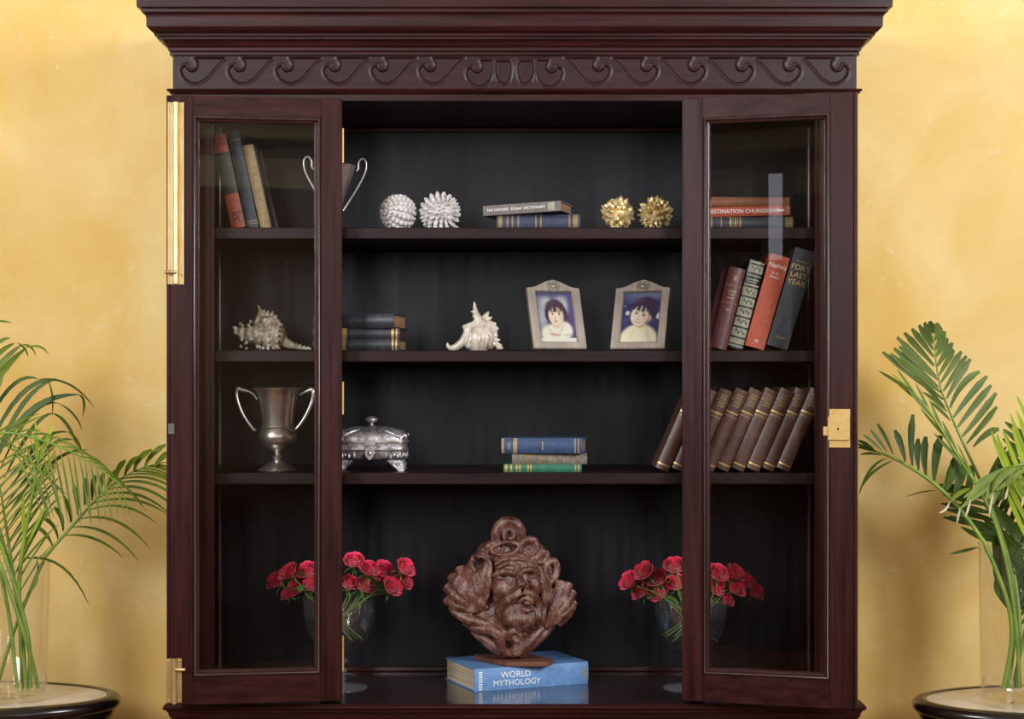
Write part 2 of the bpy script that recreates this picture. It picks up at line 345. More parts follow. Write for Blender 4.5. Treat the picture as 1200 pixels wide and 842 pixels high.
# carved frieze: running scrolls as a relief surface
def frieze():
    pz = lambda pts, ox, oy, k: [(ox + x/k, oy + y/k) for x, y in pts]
    unit = pz([(590,118),(540,160),(480,225),(430,290),(370,350),(290,388),(220,385),(160,350),(125,300),(112,250),(130,215),(165,198),(172,228),(200,255),(235,264),(275,245),(297,205),(292,160),(262,118)], 200, 55, 9.23)
    last = pz([(350,118),(352,190),(347,230),(330,290),(290,330),(232,345),(185,325),(145,285),(128,230),(140,195),(170,178),(180,205),(205,222),(235,225),(262,205),(275,180),(270,150),(255,118)], 530, 55, 7.5)
    bowl = pz([(392,125),(384,195),(392,250),(412,295),(455,322),(490,305),(508,265),(516,200),(518,165),(500,125)], 530, 55, 7.5)
    polys = [[(x + 55.9*k, y) for x, y in unit] for k in range(6)] + [last, bowl]
    polys += [[(1206.5 - x, y) for x, y in p] for p in polys]
    xs = np.arange(203, 1004.01, .6); ys = np.linspace(66, 104, 76)
    GX, GY = np.meshgrid(xs, ys); H = np.zeros_like(GX)
    for p in polys:
        a = np.array(p); b = np.roll(a, -1, 0); x0, x1 = a[:,0].min()-3, a[:,0].max()+3
        c = np.where((xs >= x0) & (xs <= x1))[0]; qx, qy = GX[:, c], GY[:, c]
        dmin = np.full(qx.shape, 1e9); ins = np.zeros(qx.shape, bool)
        for (ax, ay), (bx, by) in zip(a, b):
            t = np.clip(((qx-ax)*(bx-ax)+(qy-ay)*(by-ay))/((bx-ax)**2+(by-ay)**2+1e-9), 0, 1)
            dmin = np.minimum(dmin, np.hypot(qx-ax-t*(bx-ax), qy-ay-t*(by-ay)))
            cr = ((ay > qy) != (by > qy)) & (qx < (bx-ax)*(qy-ay)/(by-ay+1e-12)+ax); ins ^= cr
        sd = np.where(ins, dmin, -dmin); t = np.clip((sd+.9)/2.2, 0, 1); h = -.0048*t*t*(3-2*t) + .0016*np.exp(-((sd+1.6)/1.5)**2)
        H[:, c] = np.where(np.abs(h) > np.abs(H[:, c]), h, H[:, c])
    mb = MB(); ny, nx = GX.shape
    for j in range(ny):
        for i in range(nx): mb.v.append((X0+(GX[j,i]-603.3)*S(0), -.001-H[j,i], ZC+(YH-GY[j,i])*S(0)))
    for j in range(ny-1):
        for i in range(nx-1): a = j*nx+i; mb.f.append((a, a+1, a+nx+1, a+nx))
    mb.box(X0-hw, X0+hw, .006, YB+.02, ZC+(YH-104.2)*S(0), ZC+(YH-64)*S(0))
    return mb
obj('frieze', frieze(), 'wood_carved', cab, smooth=70, local=False, weld=False)
# base: thick polished board and the moulding under it, lower body out of frame
zb = lambda py, p=0: ZC + (YH-py)*S(-p)
base = [(-.02, ZB), (.012, ZB), (.0185, ZB-.003), (.0215, ZB-.008), (.0195, ZB-.013), (.013, ZB-.0165), (.013, ZB-.0195), (.010, ZB-.021), (.009, ZB-.028), (.006, ZB-.034), (.002, ZB-.038), (0.002, ZB-.05), (-.004, ZB-.052), (-.004, ZB-.16)]
obj('base_moulding', sweep(MB(), base, hw, YB+.02), 'wood_horizontal', cab, smooth=40, local=False)
obj('base_board', MB().box(X0-hw+.024, X0+hw-.024, -.018, YB+.01, ZB-.02, ZB+.0003), 'wood_base', cab, local=False)
obj('lower_body', MB().box(X0-hw-.01, X0+hw+.01, .0, YB+.02, .06, ZB-.14), 'wood_vertical', cab, local=False)
obj('plinth', MB().box(X0-hw-.025, X0+hw+.025, -.012, YB+.02, 0, .07), 'wood_horizontal', cab, local=False, bevel=.004)
# doors, swung right open in front of the side bays
DW, DT = .402, .026
DZ0, DZ1 = ZC-(820.5-YH)*S(-.028), ZC-(116-YH)*S(-.028)
def make_door(side, ang, label):
    hx = side*199*S(-.028); ca, sa = math.cos(ang), math.sin(ang)
    def T(u, w_, v): return (hx + side*(u*ca - w_*sa), -.028 - u*sa - w_*ca, v)      # u from the hinge, w towards the viewer, v height
    st, sf, tr, br, ml = .050, .060, .045, .064, .014
    mb = MB()
    def bx(u0, u1, w0, w1, v0, v1, c=0):
        m2 = MB()
        if c: m2.cbox(u0, u1, -w1, -w0, v0, v1, c); m2.v = [(p[0], -p[1], p[2]) for p in m2.v]
        else: m2.box(u0, u1, w0, w1, v0, v1)
        return m2
    for q in (bx(0, st, -DT, 0, DZ0, DZ1, .0012), bx(DW-sf, DW-.008, -DT, 0, DZ0, DZ1, .0012), bx(DW-.008, DW, -DT, -.005, DZ0, DZ1, .001),
              bx(st, DW-sf, -DT, 0, DZ1-tr, DZ1), bx(st, DW-sf, -DT, 0, DZ0, DZ0+br)): mb.add(q.v, q.f)
    d = obj('door', mb.xf(T), 'wood_vertical', cab, local=False, label=label, weld=False); d.data.materials.append(MATS['wood_horizontal'])
    nf = len(d.data.polygons); d.data.polygons.foreach_set('material_index', [0]*(nf-12) + [1]*12)
    # sloping glazing bead
    mb = MB(); fr = []
    for (off, w_) in ((0, .0), (.0005, .0022), (.002, .0042), (.004, .005), (.006, .0042), (.0074, .0018), (.0078, -.001), (.0098, -.0035), (.0125, -.0052), (ml, -.009), (ml, -.02)):
        u0, u1, v0, v1 = st+off, DW-sf-off, DZ0+br+off, DZ1-tr-off; fr.append([(u0, w_, v0), (u1, w_, v0), (u1, w_, v1), (u0, w_, v1)])
    for r in fr: mb.v += r
    for i in range(len(fr)-1):
        for k in range(4): mb.f.append((i*4+k, i*4+(k+1) % 4, i*4+4+(k+1) % 4, i*4+4+k))
    obj('glazing_bead', mb.xf(T), 'wood_bead', d, local=False, smooth=35)
    obj('glass_pane', MB().box(st+ml-.006, DW-sf-ml+.006, -.016, -.013, DZ0+br+ml-.006, DZ1-tr-ml+.006).xf(T), 'glass_pane', d, local=False)
    for (p0, p1) in ((152, 192), (447, 485), (743, 784)):
        kw_ = -.005 if side < 0 else -.021; m2 = MB().box(-.0012 if side < 0 else .0002, .002, -DT+.002, -.003, zb(p1), zb(p0)); ku_ = -.0022 if side < 0 else .0026; m2.tube([(ku_, kw_, zb(p1)), (ku_, kw_, zb(p0))], .0024, 10)
        obj('hinge', m2.xf(T), 'brass_dull', d, local=False, smooth=50)
    return d, T
AL, AR = math.asin(.060/DW), math.asin(.113/DW)
dl, TL = make_door(-1, AL, 'left glazed door with brass bolts')
dr, TR = make_door(1, AR, 'right glazed door with brass lock')
def uL(px): return DW*(401-px)/203.0
def uR(px): return DW*(px-799)/206.5
def vv(py, u, sa): return ZC + (YH-py)*S(-.028-u*sa)
SAL, SAR = math.sin(AL), math.sin(AR)
def bolt(p0, p1, top):
    v0, v1 = vv(p1, .39, SAL), vv(p0, .39, SAL); a, b = uL(218 if top else 215.5), uL(199.5 if top else 198)
    mb = MB().box(a, b, 0, .0025, v0, v1); mc = (a+b)/2
    mb.tube([(mc, .0045, v0-.002 if not top else v0+.002), (mc, .0045, v1)], .0075 if top else .0055, 14)
    if top: mb.box(a, a+.003, .0, .006, v0, v1); mb.box(b-.003, b, 0, .005, v0, v1)
    kv = vv(319 if top else 783.5, .39, SAL)
    if top: mb.tube([(mc, .006, kv), (mc, .016, kv), (mc+.012, .019, kv), (b+.006, .019, kv)], [.004, .004, .0038, .0046], 10)
    else: mb.tube([(mc, .006, kv), (mc-.006, .012, kv), (a-.008, .014, kv)], [.003, .003, .0042], 10)
    for (fu, fv) in ((.15, .05), (.85, .05), (.15, .95), (.85, .95)):
        mb.ell((a+(b-a)*fu, .0028, v0+(v1-v0)*fv), (.0022, .0014, .0022), 8, 5)
    obj('barrel_bolt', mb.xf(TL), 'brass', dl, local=False, smooth=40, label='long brass bolt at the top of the left door' if top else 'short brass bolt at the foot of the left door')
bolt(120, 333, True); bolt(771, 823, False)
obj('strike_plate', MB().box(uL(207), uL(200), 0, .002, vv(508, .39, SAL), vv(496, .39, SAL)).xf(TL), 'steel', dl, local=False, label='small grey metal plate')
q = lambda y: vv(y, .36, SAR)
mb = MB().box(uR(974), uR(998), 0, .006, q(524), q(479)); mb.box(uR(973), uR(998), 0, .014, q(515), q(488)); mb.box(uR(967.3), uR(974), .003, .011, q(510), q(499.5))
mb.tube([(uR(984.7), .0138, q(502)), (uR(984.7), .0144, q(502))], .0042, 14)
for (x_, y_) in ((978, 484), (994, 484), (978, 519), (994, 519)): mb.ell((uR(x_), .006, q(y_)), (.0022, .0013, .0022), 8, 5)
lk = obj('lock', mb.xf(TR), 'brass_dull', dr, local=False, label='square brass lock on the right door', bevel=.0006)
mb = MB().tube([(uR(984.7), .0142, q(502)), (uR(984.7), .0148, q(502))], .0026, 12)
obj('keyhole', mb.xf(TR), 'black', dr, local=False)

# ------------------------------------------------------------------ books
def book(label, L, t, d, loc, rot, cover, pages='pages', bands=(), texts=(), bulge=None, group=None, patches=()):
    """local axes: x along the spine, z through the thickness, y from the spine to the fore-edge"""
    o = thing('book', label, 'book', loc, rot, group); bu = t*.16 if bulge is None else bulge; c = .0028
    arc = lambda z, e=0: -(bu+e)*(1-((2*z/t-1)**2))
    zs = [t*i/8 for i in range(9)]
    outer = [(d, 0)] + [(arc(z), z) for z in zs] + [(d, t)]; inner = [(d, t-c)] + [(arc(z)+c, min(max(z, c), t-c)) for z in zs[::-1]] + [(d, c)]
    mb = MB().prism(outer + inner, 0, L, 'x'); slots = [cover]; fm = [0]*len(mb.f)           # printed bands and labels belong to the cover
    for (z0, z1, x0, x1, m) in [(.015, .985, x0, x1, m) for (x0, x1, m) in bands] + list(patches):
        z2 = [t*(z0+(z1-z0)*i/8) for i in range(9)]
        mb.prism([(arc(z)-.0005, z) for z in z2] + [(arc(z)+.0006, z) for z in z2[::-1]], x0*L, x1*L, 'x')
        if m not in slots: slots.append(m)
        fm += [slots.index(m)]*(len(mb.f)-len(fm))
    cv = obj('cover', mb, cover, o, smooth=35, weld=False)
    for m in slots[1:]: cv.data.materials.append(MATS[m])
    cv.data.polygons.foreach_set('material_index', fm)
    ins = .004; pg = [(d-ins, c), (.003, c)] + [(arc(z)+.0035, min(max(z, c), t-c)) for z in zs[1:-1]] + [(.003, t-c), (d-ins, t-c)]
    obj('pages', MB().prism(pg, ins, L-ins, 'x'), pages, o)
    for (body, size, mode, fx, fz, m, sh) in texts:
        v, f = text2d(body, size, sh, 0); mb = MB()
        for (a, b) in v:
            x, z = (fx*L + a, fz*t + b) if mode == 'along' else (fx*L + b, fz*t - a)
            mb.v.append((x, arc(min(max(z, 0), t)) - .0010, z))
        mb.f += f
        obj('title', mb, m, o, weld=False)
    return o
U = R(-90)
# --- upper shelf, left: three books leaning left
def upright(label, pxr, t_px, h_px, lean, dep, z, cover, **kw):
    """leaning book whose lower right spine corner sits at pixel column pxr"""
    s = S(dep); t = t_px*s; a = R(lean); X = (pxr-600)*s
    return book(label, h_px*s, t, kw.pop('d', .15), (X, dep, z + (t*math.sin(-a) if lean < 0 else 0)), (0, U + a, kw.pop('rz', 0)), cover, **kw)
GL = 'books leaning left behind the left door'
upright('dark book with red spine labels, first in the leaning trio on top shelf', 288, 17, 113, -12.3, .10, Z1, 'bk_olive', bands=[(.0, .36, 'bk_rust'), (.80, .985, 'bk_rust'), (.16, .17, 'bk_black'), (.27, .275, 'bk_black')], patches=[(.3, .36, .06, .15, 'bk_black'), (.36, .7, .135, .15, 'bk_black'), (.36, .62, .095, .11, 'bk_black'), (.64, .7, .06, .15, 'bk_black'), (.25, .7, .885, .897, 'bk_black')], group=GL)
upright('slate cloth book between red-labelled and tan books behind left door', 303.5, 14, 117, -12.0, .10, Z1, 'bk_slate', bands=[(.07, .08, 'gilt_dim'), (.045, .055, 'gilt_dim'), (.9, .91, 'gilt_dim')], group=GL)
upright('tan-spined book with grey cover leaning at the end of left trio', 318, 12.5, 100, -12.6, .10, Z1, 'bk_grayblue', patches=[(.0, 1, 0, 1, 'bk_tan')], bands=[(.05, .09, 'gilt_dim')], group=GL)
# --- stacks
def stack_book(label, px0, px1, pyt, pyb, dep, cover, rz=0, tilt=0, z=None, **kw):
    s = S(dep); L = (px1-px0)*s/math.cos(R(rz)); t = (pyb-pyt)*s*.97
    z = ZC-(pyb-YH)*s if z is None else z
    return book(label, L, t, kw.pop('d', .14), ((px0-600)*s, dep, z), (0, R(tilt), R(rz)), cover, **kw)
s = S(.1)
t_navy = 17.5*s
stack_book('navy cloth book with dim gilt bands lying beneath the dictionary', 582, 680, 247, 265, .10, 'bk_navy', rz=-3, z=Z1, bands=[(.02, .07, 'gilt_dim'), (.12, .14, 'gilt_dim'), (.18, .2, 'gilt_dim'), (.25, .27, 'gilt_dim'), (.46, .48, 'gilt_dim'), (.52, .54, 'gilt_dim'), (.86, .88, 'gilt_dim'), (.91, .97, 'gilt_dim')], pages='pages')
stack_book('thin greige school dictionary lying askew on the navy book', 566.5, 657, 236, 248, .095, 'bk_greige', rz=-15, tilt=-2.5, z=Z1+18*s*.97-.0035, d=.125, bulge=.001, pages='pages_tan',
           texts=[('THE OXFORD', .0088, 'along', .19, .5, 'white_ink', 0), ('School', .0100, 'along', .425, .52, 'white_ink', .35), ('DICTIONARY', .0088, 'along', .665, .5, 'white_ink', 0)], patches=[(.1, .9, .835, .92, 'bk_label')])
stack_book('dark grey book at the bottom of right stack on top shelf', 818, 930, 250, 265.5, .10, 'bk_charcoal', z=Z1, d=.15, bands=[(.13, .15, 'gilt_dim'), (.235, .25, 'gilt_dim'), (.33, .345, 'gilt'), (.36, .37, 'gilt_dim'), (.385, .395, 'gilt'), (.41, .42, 'gilt_dim'), (.435, .445, 'gilt'), (.91, .985, 'gilt_dim')])
stack_book('orange-red book with pale lettering in the middle of the right top-shelf stack', 822, 926, 239, 250.5, .10, 'bk_redorange', tilt=-1.2, z=Z1+15.5*s*.97-.0005, d=.13, texts=[('DESTINATION CHUNGKING', .0135, 'along', .47, .5, 'white_ink', 0)], bands=[(.955, .985, 'bk_tan')], patches=[(.45, .6, .85, .93, 'white_ink')])
stack_book('worn brown-rust book topmost of the right top-shelf stack', 834, 925, 227, 238, .105, 'bk_brownrust', tilt=0.4, z=Z1+27.5*s*.97+.0022, d=.13, bands=[(.975, .99, 'gilt_dim')], pages='pages')
# middle shelf, three black books behind the door stile
s2 = S(.08); GB = 'black clasped books on the middle shelf'
stack_book('black book with gilt end bands at the bottom of the black stack', 367, 469, 395.5, 409, .08, 'bk_black', z=Z2, bands=[(.30, .38, 'gilt_dim'), (.91, .93, 'gilt'), (.95, .97, 'gilt')], pages='pages_tan', group=GB, d=.14, rz=-4)
stack_book('black book with gilt bands in the middle of the black stack', 367, 469.5, 382, 395.5, .08, 'bk_black', z=Z2+13.4*s2*.97, bands=[(.31, .39, 'gilt'), (.90, .93, 'gilt'), (.95, .97, 'gilt')], pages='bk_maroon', group=GB, d=.14, rz=-4)
stack_book('plain black book with brown page ends topmost of black stack', 368, 463, 365, 382, .085, 'bk_black', z=Z2+26.9*s2*.97, rz=-9, pages='pages_tan', group=GB, d=.14)
# lower shelf, three coloured books
GC = 'three coloured books stacked on the lower shelf'; s3 = S(.05)
stack_book('green cloth book with gilt bands at the bottom of coloured stack', 590, 681.5, 544, 553.5, .05, 'bk_green', z=Z3, bands=[(.02, .05, 'gilt'), (.085, .11, 'gilt'), (.16, .18, 'gilt'), (.2, .22, 'gilt'), (.305, .325, 'gilt'), (.34, .36, 'gilt'), (.915, .93, 'gilt'), (.955, .97, 'gilt')], group=GC, d=.13)
gry = stack_book('small grey patterned book between the green and blue books', 600, 688, 530.5, 543.8, .055, 'bk_gray', z=Z3+9.6*s3*.97, bands=[(.06, .07, 'gilt_dim'), (.1, .115, 'gilt_dim'), (.17, .18, 'gilt_dim'), (.2, .21, 'gilt_dim'), (.23, .24, 'gilt_dim'), (.26, .27, 'gilt_dim'), (.38, .4, 'gilt_dim')],
                 patches=[(.55, .85, .5, .53, 'bk_tan'), (.2, .45, .56, .585, 'bk_tan'), (.6, .85, .62, .645, 'bk_tan'), (.2, .45, .68, .7, 'bk_tan'), (.6, .85, .74, .76, 'bk_tan'), (.3, .5, .8, .82, 'bk_tan'), (.6, .85, .86, .88, 'bk_tan')], group=GC, d=.12)
stack_book('blue cloth book with worn brown corner topmost of coloured stack', 588, 682.5, 512, 530.3, .05, 'bk_blue', z=Z3+23*s3*.97, rz=-7, bands=[(.0, .03, 'bk_tan'), (.145, .195, 'bk_tan'), (.9, .915, 'bk_tan'), (.94, .955, 'bk_tan')], patches=[(.25, .7, .08, .09, 'bk_tan'), (.25, .7, .1, .11, 'bk_tan'), (.2, .8, .5, .515, 'bk_tan')], pages='pages_tan', group=GC, d=.13)
# middle shelf right: four leaning books
GR = 'large books leaning right behind the right door'
ng = .07; sg = S(ng)
upright('maroon leather book leftmost of the four large leaning books', 851, 19.5, 97, 13.6, ng, Z2, 'bk_maroon', bands=[(.77, .785, 'bk_brownrust'), (.56, .575, 'bk_brownrust'), (.4, .405, 'bk_brownrust'), (.22, .225, 'bk_brownrust')], patches=[(.4, .6, .84, .9, 'gilt_dim'), (.25, .75, .70, .715, 'gilt_dim'), (.35, .65, .66, .675, 'gilt_dim'), (.3, .7, .62, .635, 'gilt_dim'), (.4, .6, .47, .49, 'gilt_dim')], group=GR, d=.16)
upright('black book with pale gold spine panels beside the maroon book', 870, 18, 106, 14.6, ng, Z2, 'bk_jet', bands=[(.02, .04, 'bk_label'), (.055, .115, 'bk_label'), (.135, .23, 'bk_label'), (.25, .345, 'bk_label'), (.365, .46, 'bk_label'), (.48, .575, 'bk_label'), (.595, .69, 'bk_label'), (.71, .73, 'bk_label'), (.82, .835, 'bk_label'), (.86, .945, 'bk_label'), (.965, .985, 'bk_label')],
        patches=[(.12, .88, .775, .79, 'bk_label'), (.2, .8, .75, .76, 'bk_label')] + [(z_, z_+.1, f_+dx_, f_+dx_+.03, 'bk_black') for f_ in (.885, .625, .51, .395, .28, .165) for z_, dx_ in ((.2, 0), (.36, .02), (.52, .0), (.68, .02))], group=GR, d=.16)
upright('tall orange biography with white title leaning among dark books', 895, 23, 112, 16.0, ng, Z2, 'bk_redorange', texts=[('Nehru', .0165, 'across', .885, .5, 'white_ink', 0), ('B. N.', .0085, 'across', .805, .5, 'white_ink', 0), ('Pandey', .0085, 'across', .765, .5, 'white_ink', 0), ('M', .011, 'across', .07, .5, 'white_ink', 0)], group=GR, d=.17, bulge=.003)
upright('charcoal book with gold block lettering rightmost of the four leaning books', 922.5, 25, 119, 16.6, ng, Z2, 'bk_charcoal', patches=[(.2, .8, .87, .878, 'gilt_dim'), (.25, .7, .105, .112, 'gilt_dim'), (.3, .75, .093, .099, 'gilt_dim')], texts=[("FDR'S", .0185, 'across', .81, .5, 'gilt', 0), ('LAST', .0185, 'across', .735, .5, 'gilt', 0), ('YEAR', .0185, 'across', .66, .5, 'gilt', 0)], group=GR, d=.17, bulge=.003)
# lower shelf right: nine matching brown volumes
def copy_tree(o, loc=None, label=None):
    c = o.copy(); COL.objects.link(c)
    if loc is not None: c.location = loc
    if label: c['label'] = label
    for ch in list(o.children):
        k = ch.copy(); COL.objects.link(k); k.parent = c
        for g in ch.children: q_ = g.copy(); COL.objects.link(q_); q_.parent = k
    return c
lean = 23.6; yb_ = .05; sb = S(yb_); bpx = [782.5, 800.3, 818, 835.8, 853.5, 871.3, 889, 906.8, 924.5]
names = ['first brown leather volume at the open left end of leaning set', 'second brown volume of leaning set, its foot just left of door stile', 'third volume in the leaning brown set, hidden mostly behind door stile', 'fourth volume in the leaning brown set, just right of the door stile',
         'middle brown volume of the leaning set of nine', 'sixth brown volume from the left in leaning set', 'third brown volume from the right end of leaning set', 'next-to-last brown volume at the right of leaning set', 'last brown volume at the right-hand end of the leaning set']
proto = upright(names[0], bpx[0], 15.6, 102, lean, yb_, Z3, 'bk_brown', bands=[(.055, .07, 'gilt'), (.66, .672, 'gilt_dim'), (.705, .72, 'gilt'), (.86, .866, 'gilt_dim')],
                patches=[(z_, z_+.09, f_, f_+.022, 'gilt_dim') for f_ in (.915, .88, .825, .79) for z_ in (.2, .34, .48, .62)] + [(z_, z_+.08, .682, .694, 'gilt_dim') for z_ in (.25, .38, .51, .64)], group='set of brown volumes leaning on the lower shelf', d=.14)
for k in range(1, 9): copy_tree(proto, ((bpx[k]-600)*sb, yb_ + .004*((k*5) % 3), Z3), names[k])
# mythology book on the base
yb0 = ZC-ZB
MY = R(23); c0 = W(556, 810.6, yb0*F/(810.6-YH)-D)
book('large blue world mythology book lying flat under the carved head', 0.304, .055, .20, (c0.x, c0.y, ZB+.0006), (0, 0, MY), 'bk_sky', bulge=.003,
     texts=[('WORLD', .0215, 'along', .355, .66, 'white_ink', 0), ('MYTHOLOGY', .0205, 'along', .365, .30, 'white_ink', 0)], patches=[(.3, .72, .95, .985, 'bk_label')] + [(.07+.105*k, .12+.105*k, .035, .065, 'white_ink') for k in range(8)])

# ------------------------------------------------------------------ silver cups
def prof_px(rows, cy, s, k, oy):                     # rows (r, y) in zoom units -> (r metres, z world)
    return [(r/k*s, ZC-(oy+y/k-YH)*s) for r, y in rows]
def cup_low():
    dep = .13; s = S(dep); cx = (325.4-600)*s
    o = thing('trophy_cup', 'tarnished silver two-handled trophy cup behind left door on lower shelf', 'trophy', (cx, dep, Z3))
    rows = [(0,775),(158,775),(160,768),(150,758),(118,740),(98,722),(66,706),(36,694),(46,672),(46,660),(30,645),(30,632),(52,612),(108,582),(146,542),(158,500),(150,462),(132,432),(137,420),(137,408),(127,400),(134,330),(146,250),(162,170),(180,120),(204,100),(206,94),(200,93),(176,118),(155,175),(138,250),(122,390),(0,400)]
    p = prof_px(rows, 0, s, 7.02, 440); dz = Z3 - p[0][1]
    obj('bowl', MB().lathe([(r, z+dz-Z3) for r, z in p], 48), 'silver_old', o, smooth=40)
    for pts in ([(500,195),(480,165),(452,140),(415,124),(372,116),(348,104),(332,122),(332,165),(344,220),(368,285),(402,350),(440,405),(474,446),(490,440)],
                [(850,160),(880,140),(920,124),(948,112),(962,128),(962,165),(948,222),(922,285),(888,350),(850,405),(818,440),(808,436)]):
        q_ = smooth_path([(((230+x/7.02)-600)*s-cx, 0, ZC-(440+y/7.02-YH)*s-Z3) for x, y in pts], 4)
        obj('handle', MB().tube(q_, lerps([.0035,.004,.0045,.005,.0055,.0058,.005,.0048,.0045,.0042,.004,.0042,.0045], len(q_)), 10, flat=1), 'silver_bright', o, smooth=60)
def cup_up():
    dep = .12; s = S(dep); cx = (392.5-600)*s
    o = thing('trophy_cup', 'slim silver cup with tall wire handles, half hidden behind left door', 'trophy', (cx, dep, Z1))
    rows = [(0,915),(150,915),(150,905),(120,890),(60,870),(28,840),(26,800),(60,720),(84,640),(110,540),(150,430),(190,330),(214,250),(226,212),(230,206),(222,206),(206,250),(176,340),(120,480),(0,690)]
    p = prof_px(rows, 0, s, 9.36, 170); dz = Z1-p[0][1]
    obj('bowl', MB().lathe([(r, z+dz-Z1) for r, z in p], 40), 'silver_old', o, smooth=40)
    R_ = [(632,285),(652,262),(656,195),(690,150),(728,165),(742,220),(722,320),(645,470),(560,610),(490,720)]
    for mir in (0, 1):
        pts = [(797-x, y-22) if mir else (x, y) for x, y in R_]
        q_ = smooth_path([(((350+x/9.36)-600)*s-cx, 0, ZC-(170+y/9.36-YH)*s-Z1) for x, y in pts], 4)
        obj('handle', MB().tube(q_, .0024, 8), 'silver_bright', o, smooth=60)
cup_low(); cup_up()

# ------------------------------------------------------------------ spiky balls
def white_ball(label, px, py, rpx, axis, ln):
    dep = .13; s = S(dep); r = rpx*s; c = Vector(((px-600)*s, dep, Z1 + r*.97))
    o = thing('spiked_ball', label, 'ornament', (c.x, c.y, Z1), group='white spiked balls on the top shelf')
    a = Vector(axis).normalized(); M = Vector((0, 0, 1)).rotation_difference(a).to_matrix(); mb = MB(); ctr = Vector((0, 0, r*.97)); rb = r*.84
    mb.ell(ctr, (rb, rb, rb), 32, 20, M)
    for j in range(15):
        for i in range(1, 11):
            th = math.pi*i/11; ph = 2*math.pi*(j+(.5*(i % 2) if ln > .1 else 0))/15
            w_ = math.sin(th); n_ = M @ Vector((math.sin(th)*math.cos(ph), math.sin(th)*math.sin(ph), math.cos(th)))
            if w_ < .32 and j % 2: continue
            b = ctr + n_*rb*.94; mb.tube([b, ctr+n_*r*(.97+ln*.25), ctr+n_*r*(1.0+ln)], [r*.17*max(w_, .45), r*(.15 if ln < .1 else .12)*max(w_, .45), r*(.07 if ln < .1 else .03)], 8)
    mb.v = [(x, y, max(z, 0.0)) for x, y, z in mb.v]
    obj('body', mb, 'porcelain', o, smooth=50)
    if ln > .12:
        obj('foot', MB().cone((r*.55, 0, r*.35), (r*1.05, 0, 0.004), r*.12, 8, .003), 'porcelain', o, smooth=60)
white_ball('white ridged spiky ball, the left one of the white pair', 466.5, 247, 21.5, (-.75, -.6, .15), .03)
white_ball('white ball with longer pointed spikes, the right one of the white pair', 515.5, 246, 22, (.5, -.8, .1), .13)
def gold_ball(label, px, rpx, seed, n, ln, wd):
    dep = .13; s = S(dep); r = rpx*s; rb = r*.66; rs = np.random.RandomState(seed)
    zc_ = r*.92; o = thing('spiked_ball', label, 'ornament', ((px-600)*s, dep, Z1), group='gold spiked balls on the top shelf')
    mb = MB(); ctr = Vector((0, 0, zc_)); mb.ell(ctr, (rb, rb, rb), 20, 14)
    for k in range(n):
        z = 1-2*(k+.5)/n; ph = k*2.39996; q_ = math.sqrt(1-z*z); n_ = Vector((q_*math.cos(ph), z, q_*math.sin(ph))) + Vector(tuple(float(v_) for v_ in rs.normal(0, .09, 3))); n_.normalize()
        t_ = ctr + n_*r*(1-ln*rs.rand()); t_.z = max(t_.z, 0); mb.tube([ctr+n_*rb*.85, ctr+n_*lerp(rb, r, .45), t_], [r*wd, r*wd*.72, r*.015], 5)
    obj('body', mb, 'gold_spike', o)
gold_ball('gold spiky ball with fewer broad spikes, beside the navy book', 724, 22, 3, 54, .16, .20)
gold_ball('gold spiky ball with dense spikes, nearest the right door', 768, 22, 5, 84, .10, .165)

